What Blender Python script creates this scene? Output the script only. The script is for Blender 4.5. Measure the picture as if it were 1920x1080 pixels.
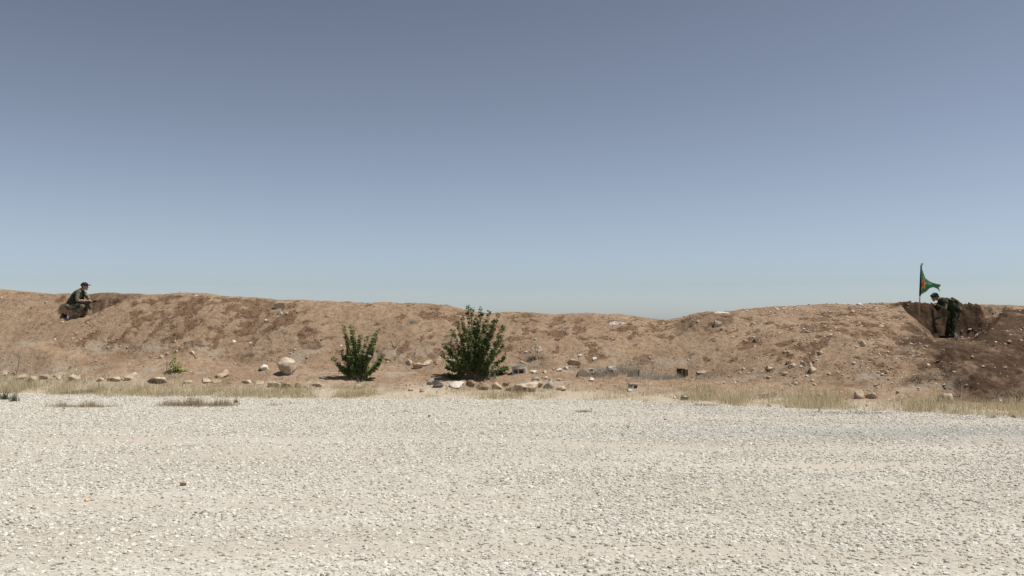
import bpy, bmesh, math, random
import numpy as np
from mathutils import Vector, Matrix

for o in list(bpy.data.objects):
    bpy.data.objects.remove(o)
sc = bpy.context.scene
COL = sc.collection

# ------------------------------------------------------------------ camera
CAM_H = 2.02            # eye height, metres
FPX = 1660.0            # focal length in photo pixels (photo is 1920 wide)
TILT = math.atan(60.0 / FPX)
cam_d = bpy.data.cameras.new('camera')
cam = bpy.data.objects.new('camera', cam_d); COL.objects.link(cam)
cam.location = (0, 0, CAM_H)
cam.rotation_euler = (math.pi / 2 + TILT, 0, 0)
cam_d.sensor_width = 36.0
cam_d.lens = 36.0 * FPX / 1920.0
cam_d.clip_start = 0.1
cam_d.clip_end = 6000
sc.camera = cam

# ------------------------------------------------------------------ sky + sun
SUN_EL = math.radians(66)
SUN_AZ = math.radians(95)          # clockwise from +Y (view direction) towards +X (right)
world = bpy.data.worlds.new('World'); sc.world = world
world.use_nodes = True
wn, wl = world.node_tree.nodes, world.node_tree.links
wn.clear()
sky = wn.new('ShaderNodeTexSky'); sky.sky_type = 'NISHITA'
sky.sun_disc = False
sky.sun_elevation = SUN_EL
sky.sun_rotation = SUN_AZ
sky.altitude = 0
sky.air_density = 0.8
sky.dust_density = 0.3
sky.ozone_density = 2.0
hsv = wn.new('ShaderNodeHueSaturation'); hsv.inputs['Saturation'].default_value = 0.365
bg = wn.new('ShaderNodeBackground'); bg.inputs['Strength'].default_value = 0.051
wo = wn.new('ShaderNodeOutputWorld')
gam = wn.new('ShaderNodeGamma'); gam.inputs['Gamma'].default_value = 1.55
tint = wn.new('ShaderNodeMix'); tint.data_type = 'RGBA'; tint.blend_type = 'MULTIPLY'; tint.inputs[0].default_value = 1.0
tint.inputs[7].default_value = (0.486, 0.516, 0.558, 1)
wl.new(sky.outputs[0], hsv.inputs['Color']); wl.new(hsv.outputs[0], gam.inputs['Color']); wl.new(gam.outputs[0], tint.inputs[6]); wl.new(tint.outputs[2], bg.inputs['Color']); wl.new(bg.outputs[0], wo.inputs['Surface'])

sun_d = bpy.data.lights.new('sun', 'SUN')
sun = bpy.data.objects.new('sun', sun_d); COL.objects.link(sun)
sun_d.energy = 4.6
sun_d.angle = math.radians(0.53)
sun_d.color = (1.0, 0.95, 0.87)
to_sun = Vector((math.sin(SUN_AZ) * math.cos(SUN_EL), math.cos(SUN_AZ) * math.cos(SUN_EL), math.sin(SUN_EL)))
sun.rotation_euler = to_sun.to_track_quat('Z', 'Y').to_euler()
sun.location = to_sun * 60

sc.view_settings.view_transform = 'Standard'
sc.view_settings.look = 'None'
sc.view_settings.exposure = 0.25
sc.view_settings.gamma = 1.0
sc.cycles.max_bounces = 6
sc.cycles.transparent_max_bounces = 8

# ------------------------------------------------------------------ helpers
def ss(a, b, x):
    t = np.clip((x - a) / (b - a), 0, 1)
    return t * t * (3 - 2 * t)

def _hash(ix, iy, seed):
    h = (ix.astype(np.int64) * 374761393 + iy.astype(np.int64) * 668265263 + seed * 974711) & 0xffffffff
    h = ((h ^ (h >> 13)) * 1274126177) & 0xffffffff
    h = h ^ (h >> 16)
    return (h & 0xffff) / 65535.0

def gnoise(x, y, seed=0):
    """gradient noise, about -1..1"""
    x = np.asarray(x, float); y = np.asarray(y, float)
    ix = np.floor(x); iy = np.floor(y); fx = x - ix; fy = y - iy
    ux = fx * fx * fx * (fx * (fx * 6 - 15) + 10); uy = fy * fy * fy * (fy * (fy * 6 - 15) + 10)
    def g(dx, dy):
        a = _hash(ix + dx, iy + dy, seed) * 2 * np.pi
        return np.cos(a) * (fx - dx) + np.sin(a) * (fy - dy)
    a = g(0, 0) * (1 - ux) + g(1, 0) * ux
    b = g(0, 1) * (1 - ux) + g(1, 1) * ux
    return 1.5 * (a * (1 - uy) + b * uy)

def fbm(x, y, octaves=4, seed=0, gain=0.5):
    s = 0; amp = 1.0; f = 1.0; n = 0
    for k in range(octaves):
        s = s + amp * gnoise(x * f + 17.3 * k, y * f - 9.1 * k, seed + k * 31)
        n += amp; amp *= gain; f *= 2.03
    return s / n

def ray(px, py):
    u = (px - 960.0) / FPX; v = (540.0 - py) / FPX
    c, s = math.cos(TILT), math.sin(TILT)
    return np.array([u, c - v * s, s + v * c])

def at(px, py, Y):
    d = ray(px, py)
    return np.array([0, 0, CAM_H]) + d * (Y / d[1])

# ------------------------------------------------------------------ terrain shape
SIL = np.array([(-600, 540), (0, 543), (40, 546), (100, 549), (160, 549.5), (240, 549), (340, 549), (400, 551), (450, 555),
    (530, 562), (600, 566), (660, 567), (740, 568), (800, 569.5), (840, 573), (870, 580), (900, 583.5), (940, 584), (1000, 585),
    (1050, 588), (1100, 587), (1160, 587.5), (1190, 592), (1220, 597.5), (1250, 599), (1280, 596), (1310, 587.5), (1330, 585),
    (1370, 583), (1400, 580), (1440, 575), (1500, 572), (1560, 570), (1620, 569.5), (1690, 567), (1730, 566), (1780, 567.5),
    (1820, 570), (1870, 570.5), (1920, 574), (2100, 578), (2600, 575)], float)

def yc_f(x): return np.interp(x, [-40, -15, 0, 8, 14, 40], [30.5, 29.4, 28.7, 28.2, 28.4, 28.0])
def yg_f(x): return np.interp(x, [-40, -14.4, -9.1, -4.5, 0, 4.25, 7.8, 10.7, 14, 40],
                              [28.0, 24.9, 23.7, 23.15, 23.1, 22.1, 20.4, 18.9, 18.0, 12.0])
def yt_f(x): return np.interp(x, [-40, -14, -5, 0, 5, 7.5, 11, 14, 40], [29, 26.9, 26.3, 25.7, 25.0, 22.9, 21.4, 20.8, 20])
def zt_f(x): return np.interp(x, [-40, -14, -5, 0, 5, 7.5, 11, 14, 40], [.8, .82, .72, .62, .5, .32, .3, .3, .3])

LP = dict(c=at(152, 597, 28.45))      # left scrape: floor under the crouching figure
RP = dict(c=at(1778, 634, 27.6))      # right scrape

def H0(x, y):
    """large shape of the berm"""
    x = np.asarray(x, float); y = np.asarray(y, float)
    yc = yc_f(x) + 0.12 * gnoise(x * 0.5, x * 0 + 3.3, 5)
    yg = yg_f(x) + 0.45 * gnoise(x * 0.45, x * 0 + 1.7, 6) + 0.30 * gnoise(x * 1.5, x * 0 + 8.7, 7) + 0.15 * gnoise(x * 4.1, x * 0 + 5.7, 9)
    yt = yt_f(x) + 0.25 * gnoise(x * 0.4, x * 0 + 4.1, 8)
    zt = zt_f(x)
    pxs = 960 + FPX * x / yc
    pys = np.interp(pxs, SIL[:, 0], SIL[:, 1])
    zc = CAM_H + (600 - pys) / FPX * yc * 1.001
    w = (y - yg) / np.maximum(yt - yg, 0.3)
    bench = zt * (0.35 * np.clip(w, 0, 1) + 0.65 * np.clip(w, 0, 1) ** 1.7) - 0.55 * np.clip(-w, 0, None)
    s = np.clip((y - yt) / (yc - yt), 0, 1)
    pw = np.interp(x, [-40, 4, 8, 40], [1.32, 1.32, 1.45, 1.45])
    up = zt + (zc - zt) * (1 - (1 - s) ** pw)
    z = np.where(y < yt, bench, up)
    b = np.clip((y - yc) / 4.2, 0, 1.2)
    z = np.where(y > yc, zc - (zc + 0.3) * (b ** 1.6), z)
    # low spur at the left edge
    z = z + 0.55 * np.exp(-((x + 14.6) / 1.7) ** 2 - ((y - 26.7) / 0.62) ** 2)
    z = z + 0.16 * np.exp(-((x + 10.4) / 1.3) ** 2 - ((y - 26.4) / 0.6) ** 2)
    # gully left of the knoll right of the dip
    z = z + 0.22 * np.exp(-((x - 5.6) / 0.9) ** 2 - ((y - 27.3) / 0.7) ** 2)
    z = z + 0.18 * np.exp(-((x - 9.0) / 1.2) ** 2 - ((y - 24.6) / 1.0) ** 2)
    return z

def spoil_z(x, y):
    """heap thrown out in front of the right scrape"""
    brow = 23.3 + 0.25 * gnoise(x * 0.8, x * 0, 41)
    toe = yg_f(x) + 1.55
    t = (y - toe) / (brow - toe)
    top = 1.40 + 0.07 * (y - brow) * 0.3
    z = np.where(t < 1, top * np.clip(t, -0.5, 1) ** 1.0 if False else top * np.sign(t) * np.abs(np.clip(t, -0.3, 1)) ** 0.85, top)
    left = 10.2 + 0.15 * (y - 22) + 0.35 * gnoise(y * 0.9, y * 0 + 2, 43)
    z = z - 0.62 * np.clip(left + 1.1 - x, 0, None) - 0.35 * np.clip(y - 26.4, 0, None)
    return z

def H1(x, y):
    z = H0(x, y)
    x0_, y0_ = x, y
    x = x + 0.22 * fbm(x0_ * 1.3, y0_ * 1.3, 4, 55, 0.6); y = y + 0.14 * fbm(x0_ * 1.5, y0_ * 1.5, 3, 56, 0.6) + 0.10 * fbm(x0_ * 4.2, y0_ * 6.0, 3, 57, 0.7)
    # ---- right scrape: notch, then spoil
    cx, cy, fz = RP['c']
    wob = 0.10 * gnoise(x * 2.1, y * 2.1, 51)
    cxe = cx + np.minimum(y - cy, 0) * 0.49
    dl = np.clip((cxe - 0.42) - x, 0, None) * (0.95 + wob); dr = np.clip(x - (cxe + 0.70), 0, None) * (0.75 + wob)
    back = np.clip(y - (cy + 0.42 + 0.18 * gnoise(x * 1.3, x * 0, 52)), 0, None) * 2.6
    pit = fz + np.maximum(dl, np.maximum(dr, back)) - 0.05 * ss(0.5, 1.2, cy - y)
    inY = y < cy + 1.2
    z = np.where(inY & (y > 22.8), np.minimum(z, pit), z)
    # undercut niche at its left back
    z = np.where((y > 24), np.maximum(z, np.minimum(z, spoil_z(x, y))), np.maximum(z, spoil_z(x, y)))
    z = np.where((y <= 26.6), np.maximum(z, np.minimum(spoil_z(x, y), fz - 0.06)), z)
    # ---- left scrape
    cx, cy, fz = LP['c']
    dl = np.clip((cx - 0.48) - x, 0, None) * 2.2; dr = np.clip(x - (cx + 0.28), 0, None) * (0.62 + wob)
    back = np.clip(y - (cy + 0.16), 0, None) * 2.4
    pit = fz + np.maximum(dl, np.maximum(dr, back))
    z = np.where(y < cy + 1.3, np.minimum(z, pit), z)
    # dug-out soil below its lip
    z = z + 0.06 * np.exp(-((x - cx + .1) / 0.7) ** 2 - ((y - cy + 0.95) / 0.3) ** 2)
    return z

def masks(x, y):
    """dark = slipped crust patches, dig_shade = freshly dug soil plus shade painted into the left scrape, grey = ashy dry litter"""
    z1 = np.asarray(y, float)
    def aniso(a, su, sv, seed):
        u = math.cos(a) * x + math.sin(a) * z1; v = -math.sin(a) * x + math.cos(a) * z1
        wx = 0.35 * gnoise(x * 0.7, z1 * 0.7, seed + 7); wy = 0.35 * gnoise(x * 0.7 + 40, z1 * 0.7, seed + 8)
        return fbm((u + wx) * su, (v + wy) * sv, 4, seed, 0.62)
    wl_ = 1 - ss(-7, -3, x); wr_ = ss(4.5, 7.5, x)
    n = aniso(0.55, 0.95, 1.7, 61) * wl_ + aniso(0.1, 1.35, 1.7, 63) * (1 - wl_ - wr_) + aniso(-0.45, 1.1, 1.7, 64) * wr_
    n = n + 0.35 * gnoise(x * 0.22, y * 0.3, 66)
    n2 = fbm(x * 2.6, y * 3.2, 3, 67, 0.6)
    s = np.clip((y - yt_f(x)) / (yc_f(x) - yt_f(x)), -1, 1)
    slope_w = ss(-0.05, 0.2, s) * (1 - 0.6 * ss(0.85, 1.0, s))
    dark = ss(0.05, 0.24, n + 0.55 * n2) * slope_w
    dark = np.maximum(dark, 0.85 * ss(0.26, 0.42, n2 + 0.3 * n) * slope_w)
    # freshly dug soil, and one painted patch of shade
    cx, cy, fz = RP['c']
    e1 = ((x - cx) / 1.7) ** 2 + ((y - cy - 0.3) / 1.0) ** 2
    dig_shade = 1 - ss(0.6, 1.25, e1 + 0.35 * gnoise(x * 1.5, y * 1.5, 71))
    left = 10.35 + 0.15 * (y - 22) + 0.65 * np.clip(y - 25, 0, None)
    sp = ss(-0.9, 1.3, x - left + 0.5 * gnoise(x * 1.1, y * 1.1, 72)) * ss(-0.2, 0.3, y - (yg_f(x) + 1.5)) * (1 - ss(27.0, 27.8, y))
    dig_shade = np.maximum(dig_shade, sp * np.clip(0.86 + 0.7 * fbm(x * 1.1, y * 1.5, 3, 73), 0.15, 1))
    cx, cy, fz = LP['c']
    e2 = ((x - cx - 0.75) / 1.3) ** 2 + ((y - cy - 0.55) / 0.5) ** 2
    dig_shade = np.maximum(dig_shade, 0.55 * (1 - ss(0.4, 1.1, e2 + 0.3 * gnoise(x * 2, y * 2, 74))))
    e_shade = ((x - cx + 0.34) / 0.5) ** 2 + ((y - cy - 0.12) / 0.38) ** 2  # shade behind and under the crouching figure, painted in the dark soil colour
    dig_shade = np.maximum(dig_shade, 1.0 * (1 - ss(0.4, 1.2, e_shade + 0.4 * gnoise(x * 3, y * 3, 76))))
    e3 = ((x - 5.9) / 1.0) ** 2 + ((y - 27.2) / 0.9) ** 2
    dig_shade = np.maximum(dig_shade, 0.45 * (1 - ss(0.4, 1.2, e3 + 0.3 * gnoise(x * 2, y * 2, 75))))
    dig_shade = np.clip(np.maximum(dig_shade, 0.22 * ss(6.0, 9.0, x) * slope_w), 0, 1)
    g = ss(0.12, 0.4, fbm(x * 0.7, y * 1.9, 3, 81)) * (1 - ss(0.05, 0.35, s)) * ss(0.1, 0.5, y - yg_f(x))
    grey = 0.55 * g
    return dark, dig_shade, grey

def H(x, y):
    x = np.asarray(x, float); y = np.asarray(y, float)
    z = H1(x, y)
    dark, dig_shade, grey = masks(x, y)
    s = ss(0.0, 0.6, y - yg_f(x))
    cr, cl = RP['c'], LP['c']
    calm = 1 - 0.8 * np.exp(-((x - cr[0] - np.minimum(y - cr[1], 0) * 0.49) / 0.9) ** 2) * ss(22.5, 23.5, y) - 0.8 * np.exp(-((x - cl[0]) / 0.8) ** 2 - ((y - cl[1]) / 0.6) ** 2)
    z = z + s * calm * (0.10 * fbm(x * 0.55, y * 0.55, 3, 11) + 0.026 * fbm(x * 2.2, y * 2.2, 4, 12, 0.6))
    rough = fbm(x * 6.5, y * 6.5, 3, 13, 0.6)
    z = z + s * rough * (0.010 + 0.030 * dark + 0.07 * dig_shade * calm + 0.06 * dig_shade * (1 - ss(0.3, 1.0, np.abs(y - 28.3))))
    z = z + 0.035 * (1 - calm) * fbm(x * 3.1, y * 3.1, 3, 16, 0.6)
    z = z - s * dark * 0.022
    # small rills running down the slope
    z = z - s * 0.010 * ss(0.3, 0.7, gnoise(x * 1.9 + 0.5 * y + 0.7 * gnoise(x * .6, y * .6, 15), y * 0.5, 14))
    return z

def hit(px, py, ymin=4.0, ymax=30.5):
    """where the sight line through a photo pixel meets the ground"""
    d = ray(px, py)
    Y = np.linspace(ymin, ymax, 1400)
    X = d[0] * Y / d[1]; Z = CAM_H + d[2] * Y / d[1]
    g = np.maximum(H(X, Y), 0.0)
    k = np.nonzero(g >= Z)[0]
    if len(k) == 0:
        k = [int(np.argmin(Z - g))]
    i = k[0]
    return np.array([X[i], Y[i], g[i]])

def zat(x, y):
    return float(np.maximum(H(np.array([x]), np.array([y])), 0.0)[0])

# ------------------------------------------------------------------ materials
MATS = {}
def new_mat(name):
    m = bpy.data.materials.new(name); m.use_nodes = True
    n = m.node_tree.nodes; l = m.node_tree.links
    b = n['Principled BSDF']
    b.inputs['Specular IOR Level'].default_value = 0.25
    b.inputs['Roughness'].default_value = 0.9
    MATS[name] = m
    return m, n, l, b

def ramp(n, stops, mode='LINEAR'):
    r = n.new('ShaderNodeValToRGB'); cr = r.color_ramp; cr.interpolation = mode
    while len(cr.elements) < len(stops): cr.elements.new(0.5)
    for e, (p, c) in zip(cr.elements, stops):
        e.position = p; e.color = (c[0], c[1], c[2], 1)
    return r

def noise_node(n, l, scale, detail=5, rough=0.6, coord=None, dist=0.0):
    t = n.new('ShaderNodeTexNoise'); t.inputs['Scale'].default_value = scale
    t.inputs['Detail'].default_value = detail; t.inputs['Roughness'].default_value = rough; t.inputs['Distortion'].default_value = dist
    if coord is not None: l.new(coord, t.inputs['Vector'])
    return t

def mixc(n, l, fac, a, b, mode='MIX'):
    m = n.new('ShaderNodeMix'); m.data_type = 'RGBA'; m.blend_type = mode
    for inp, val in ((m.inputs['Factor'], fac), (m.inputs['A'], a), (m.inputs['B'], b)):
        pass
    fi = [i for i in m.inputs if i.name == 'Factor' and i.type == 'VALUE'][0]
    ai = [i for i in m.inputs if i.name == 'A' and i.type == 'RGBA'][0]
    bi = [i for i in m.inputs if i.name == 'B' and i.type == 'RGBA'][0]
    for inp, val in ((fi, fac), (ai, a), (bi, b)):
        if hasattr(val, 'is_linked') or hasattr(val, 'links'): l.new(val, inp)
        elif isinstance(val, (tuple, list)): inp.default_value = (*val[:3], 1)
        else: inp.default_value = val
    return [o for o in m.outputs if o.type == 'RGBA'][0]

def bump(n, l, b, height, strength, dist):
    bn = n.new('ShaderNodeBump'); bn.inputs['Strength'].default_value = strength; bn.inputs['Distance'].default_value = dist
    l.new(height, bn.inputs['Height'])
    prev = b.inputs['Normal'].links
    if prev: l.new(prev[0].from_socket, bn.inputs['Normal'])
    l.new(bn.outputs[0], b.inputs['Normal'])

def coords(n, kind='Object'):
    return n.new('ShaderNodeTexCoord').outputs[kind]

def attr(n, name):
    a = n.new('ShaderNodeAttribute'); a.attribute_name = name
    return a.outputs['Fac']

# soil of the berm
m, n, l, b = new_mat('berm_soil')
co = coords(n)
nA = noise_node(n, l, 0.8, 9, 0.72, co); nB = noise_node(n, l, 6.0, 6, 0.7, co); nC = noise_node(n, l, 42.0, 4, 0.75, co)
base = ramp(n, [(0.30, (0.222, 0.152, 0.101)), (0.50, (0.295, 0.210, 0.143)), (0.70, (0.365, 0.275, 0.195))]); l.new(nA.outputs[0], base.inputs[0])
fine = ramp(n, [(0.30, (0.60, 0.56, 0.52)), (0.52, (1.0, 1.0, 1.0)), (0.75, (1.15, 1.13, 1.10))]); l.new(nB.outputs[0], fine.inputs[0])
grit = ramp(n, [(0.30, (0.62, 0.58, 0.55)), (0.50, (1.0, 1.0, 1.0)), (0.72, (1.18, 1.18, 1.16))]); l.new(nC.outputs[0], grit.inputs[0])
c = mixc(n, l, 1.0, base.outputs[0], fine.outputs[0], 'MULTIPLY')
c = mixc(n, l, 0.75, c, grit.outputs[0], 'MULTIPLY')
c = mixc(n, l, attr(n, 'grey'), c, (0.34, 0.30, 0.25))
c = mixc(n, l, attr(n, 'pale'), c, mixc(n, l, 1.0, (0.46, 0.40, 0.315), grit.outputs[0], 'MULTIPLY'))
dk = mixc(n, l, 1.0, (0.62, 0.56, 0.52), fine.outputs[0], 'MULTIPLY')
nD = noise_node(n, l, 3.2, 8, 0.68, co, 0.4)
def crisp(src, amp, lo, hi):
    ma = n.new('ShaderNodeMath'); ma.operation = 'MULTIPLY_ADD'; ma.inputs[1].default_value = amp; ma.inputs[2].default_value = -0.5 * amp
    l.new(nD.outputs[0], ma.inputs[0])
    ad = n.new('ShaderNodeMath'); ad.operation = 'ADD'; l.new(src, ad.inputs[0]); l.new(ma.outputs[0], ad.inputs[1])
    mr = n.new('ShaderNodeMapRange'); mr.inputs['From Min'].default_value = lo; mr.inputs['From Max'].default_value = hi; mr.interpolation_type = 'SMOOTHSTEP'
    l.new(ad.outputs[0], mr.inputs['Value']); return mr.outputs[0]
nE = noise_node(n, l, 13.0, 6, 0.7, co, 0.3)
spk = ramp(n, [(0.33, (0.58, 0.54, 0.50)), (0.43, (1, 1, 1)), (0.62, (1, 1, 1)), (0.72, (1.14, 1.13, 1.12))]); l.new(nE.outputs[0], spk.inputs[0])
c = mixc(n, l, 1.0, c, spk.outputs[0], 'MULTIPLY')
c = mixc(n, l, crisp(attr(n, 'dark'), 3.2, 0.20, 0.95), c, mixc(n, l, 1.0, c, dk, 'MULTIPLY'))
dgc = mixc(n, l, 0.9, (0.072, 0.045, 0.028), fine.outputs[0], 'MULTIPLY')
c = mixc(n, l, crisp(attr(n, 'dig_shade'), 1.5, 0.05, 0.95), c, dgc)
l.new(c, b.inputs['Base Color'])
bump(n, l, b, nD.outputs[0], 0.6, 0.10); bump(n, l, b, nB.outputs[0], 0.6, 0.05); bump(n, l, b, nC.outputs[0], 0.7, 0.015)
b.inputs['Specular IOR Level'].default_value = 0.1

# gravel ground
m, n, l, b = new_mat('gravel_ground')
co = coords(n)
mp = n.new('ShaderNodeMapping'); mp.inputs['Scale'].default_value = (0.12, 0.55, 1); mp.inputs['Rotation'].default_value = (0, 0, 0.12); l.new(co, mp.inputs[0])
nA = noise_node(n, l, 1.0, 5, 0.6, mp.outputs[0]); nB = noise_node(n, l, 5.0, 6, 0.7, co)
vor = n.new('ShaderNodeTexVoronoi'); vor.inputs['Scale'].default_value = 30; l.new(co, vor.inputs['Vector'])
vor2 = n.new('ShaderNodeTexVoronoi'); vor2.inputs['Scale'].default_value = 75; l.new(co, vor2.inputs['Vector'])
base = ramp(n, [(0.28, (0.385, 0.358, 0.31)), (0.5, (0.455, 0.434, 0.385)), (0.72, (0.52, 0.505, 0.46))]); l.new(nA.outputs[0], base.inputs[0])
fine = ramp(n, [(0.3, (0.82, 0.80, 0.78)), (0.6, (1.04, 1.04, 1.04))]); l.new(nB.outputs[0], fine.inputs[0])
c = mixc(n, l, 1.0, base.outputs[0], fine.outputs[0], 'MULTIPLY')
sep = n.new('ShaderNodeSeparateColor'); l.new(vor.outputs['Color'], sep.inputs[0])
st = ramp(n, [(0.0, (0.55, 0.50, 0.46)), (0.12, (0.9, 0.88, 0.86)), (0.6, (1.02, 1.02, 1.02)), (1.0, (1.15, 1.15, 1.15))]); l.new(sep.outputs[0], st.inputs[0])
c = mixc(n, l, 0.7, c, st.outputs[0], 'MULTIPLY')
sep2 = n.new('ShaderNodeSeparateColor'); l.new(vor2.outputs['Color'], sep2.inputs[0])
st2 = ramp(n, [(0.0, (0.60, 0.55, 0.5)), (0.2, (0.95, 0.94, 0.93)), (1.0, (1.1, 1.1, 1.1))]); l.new(sep2.outputs[0], st2.inputs[0])
c = mixc(n, l, 0.6, c, st2.outputs[0], 'MULTIPLY')
# grey ashy stain on the right, tan wheel-worn bands: stored per vertex on the sheet
c = mixc(n, l, attr(n, 'ash'), c, (0.25, 0.255, 0.255))
c = mixc(n, l, attr(n, 'worn'), c, (0.43, 0.385, 0.33))
c = mixc(n, l, attr(n, 'earth'), c, (0.44, 0.38, 0.30))
l.new(c, b.inputs['Base Color'])
bump(n, l, b, vor.outputs['Distance'], -0.8, 0.03); bump(n, l, b, vor2.outputs['Distance'], -0.6, 0.012); bump(n, l, b, nB.outputs[0], 0.4, 0.03)
b.inputs['Specular IOR Level'].default_value = 0.15

def instance_mat(name, stops, rough=0.9):
    m, n, l, b = new_mat(name)
    oi = n.new('ShaderNodeObjectInfo')
    r = ramp(n, stops); l.new(oi.outputs['Random'], r.inputs[0])
    t = noise_node(n, l, 3.0, 4, 0.6, coords(n))
    f = ramp(n, [(0.3, (0.78, 0.76, 0.74)), (0.65, (1.08, 1.08, 1.08))]); l.new(t.outputs[0], f.inputs[0])
    l.new(mixc(n, l, 1.0, r.outputs[0], f.outputs[0], 'MULTIPLY'), b.inputs['Base Color'])
    b.inputs['Roughness'].default_value = rough
    return m
instance_mat('gravel_stone', [(0.0, (0.20, 0.165, 0.125)), (0.03, (0.33, 0.29, 0.235)), (0.12, (0.43, 0.40, 0.345)), (0.4, (0.51, 0.485, 0.43)), (0.75, (0.575, 0.56, 0.51)), (1.0, (0.70, 0.69, 0.645))])
instance_mat('clod_soil', [(0.0, (0.17, 0.112, 0.076)), (0.4, (0.26, 0.178, 0.122)), (0.8, (0.34, 0.235, 0.165)), (1.0, (0.39, 0.29, 0.21))])
instance_mat('pebble_pale', [(0.0, (0.36, 0.25, 0.17)), (0.35, (0.44, 0.34, 0.26)), (0.7, (0.52, 0.44, 0.36)), (1.0, (0.64, 0.58, 0.50))])

def stone_mat(name, lo, mid, hi, scale=5.0, pits=0.0):
    m, n, l, b = new_mat(name)
    co = coords(n, 'Object')
    a = noise_node(n, l, scale, 6, 0.65, co); d = noise_node(n, l, scale * 7, 4, 0.7, co)
    r = ramp(n, [(0.30, lo), (0.5, mid), (0.70, hi)]); l.new(a.outputs[0], r.inputs[0])
    f = ramp(n, [(0.32, (0.66, 0.63, 0.60)), (0.55, (1, 1, 1)), (0.75, (1.1, 1.1, 1.1))]); l.new(d.outputs[0], f.inputs[0])
    c = mixc(n, l, 1.0, r.outputs[0], f.outputs[0], 'MULTIPLY')
    l.new(c, b.inputs['Base Color'])
    bump(n, l, b, a.outputs[0], 0.5, 0.05); bump(n, l, b, d.outputs[0], 0.6, 0.012)
    return m
stone_mat('limestone', (0.35, 0.255, 0.18), (0.49, 0.395, 0.30), (0.62, 0.54, 0.44))
stone_mat('limestone_tan', (0.33, 0.23, 0.15), (0.45, 0.335, 0.235), (0.53, 0.44, 0.33))
stone_mat('stone_white', (0.50, 0.445, 0.38), (0.62, 0.58, 0.52), (0.70, 0.67, 0.625))
stone_mat('stone_brown', (0.15, 0.09, 0.055), (0.32, 0.215, 0.14), (0.48, 0.38, 0.28), 9.0)
stone_mat('stone_dark', (0.035, 0.032, 0.03), (0.075, 0.068, 0.06), (0.22, 0.20, 0.18), 8.0)
stone_mat('stone_grey', (0.22, 0.19, 0.155), (0.34, 0.30, 0.25), (0.46, 0.42, 0.365))
stone_mat('concrete', (0.40, 0.365, 0.31), (0.52, 0.48, 0.42), (0.62, 0.58, 0.52), 4.0)
stone_mat('concrete_dull', (0.26, 0.215, 0.16), (0.34, 0.285, 0.215), (0.42, 0.36, 0.285), 6.0)
stone_mat('rust_metal', (0.035, 0.024, 0.015), (0.060, 0.042, 0.024), (0.12, 0.085, 0.045), 12.0)
stone_mat('tan_paint', (0.27, 0.20, 0.10), (0.33, 0.25, 0.13), (0.38, 0.30, 0.17), 10.0)
stone_mat('weathered_wood', (0.22, 0.16, 0.11), (0.36, 0.28, 0.20), (0.48, 0.40, 0.31), 14.0)
stone_mat('plastic_scrap', (0.42, 0.385, 0.34), (0.56, 0.53, 0.48), (0.66, 0.63, 0.59), 16.0)

def blade_mat(name, stops, trans=0.25, rough=0.8):
    m, n, l, b = new_mat(name)
    g = n.new('ShaderNodeNewGeometry')
    r = ramp(n, stops); l.new(g.outputs['Random Per Island'], r.inputs[0])
    l.new(r.outputs[0], b.inputs['Base Color']); b.inputs['Roughness'].default_value = rough
    tr = n.new('ShaderNodeBsdfTranslucent'); l.new(r.outputs[0], tr.inputs['Color'])
    mx = n.new('ShaderNodeMixShader'); mx.inputs[0].default_value = trans
    l.new(b.outputs[0], mx.inputs[1]); l.new(tr.outputs[0], mx.inputs[2])
    l.new(mx.outputs[0], n['Material Output'].inputs['Surface'])
    return m
blade_mat('straw', [(0, (0.30, 0.235, 0.14)), (0.3, (0.50, 0.43, 0.27)), (0.7, (0.64, 0.57, 0.38)), (1, (0.76, 0.70, 0.52))], 0.4)
blade_mat('straw_brown', [(0, (0.26, 0.19, 0.11)), (0.6, (0.42, 0.33, 0.21)), (1, (0.56, 0.47, 0.32))], 0.4)
blade_mat('straw_grey', [(0, (0.26, 0.235, 0.19)), (0.5, (0.42, 0.385, 0.32)), (1, (0.60, 0.56, 0.48))], 0.35)
blade_mat('weed_dark', [(0, (0.09, 0.09, 0.062)), (0.6, (0.17, 0.165, 0.12)), (1, (0.32, 0.29, 0.21))])
blade_mat('weed_green', [(0, (0.05, 0.075, 0.03)), (0.6, (0.09, 0.13, 0.05)), (1, (0.17, 0.19, 0.09))])
blade_mat('leaf_green', [(0, (0.070, 0.115, 0.034)), (0.45, (0.118, 0.178, 0.054)), (0.8, (0.165, 0.225, 0.080)), (1, (0.28, 0.31, 0.14))], 0.5, 0.55)
blade_mat('leaf_fresh', [(0, (0.085, 0.135, 0.04)), (0.45, (0.15, 0.215, 0.066)), (0.8, (0.20, 0.265, 0.095)), (1, (0.32, 0.35, 0.16))], 0.5, 0.55)
blade_mat('leaf_yellow', [(0, (0.13, 0.20, 0.035)), (0.5, (0.27, 0.35, 0.065)), (1, (0.46, 0.50, 0.13))], 0.4, 0.5)
blade_mat('bark', [(0, (0.13, 0.095, 0.06)), (1, (0.24, 0.18, 0.12))], 0.0)
blade_mat('twig_dry', [(0, (0.20, 0.165, 0.12)), (1, (0.42, 0.36, 0.28))], 0.0)
blade_mat('twig_dark', [(0, (0.04, 0.035, 0.028)), (1, (0.12, 0.10, 0.08))], 0.0)

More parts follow.
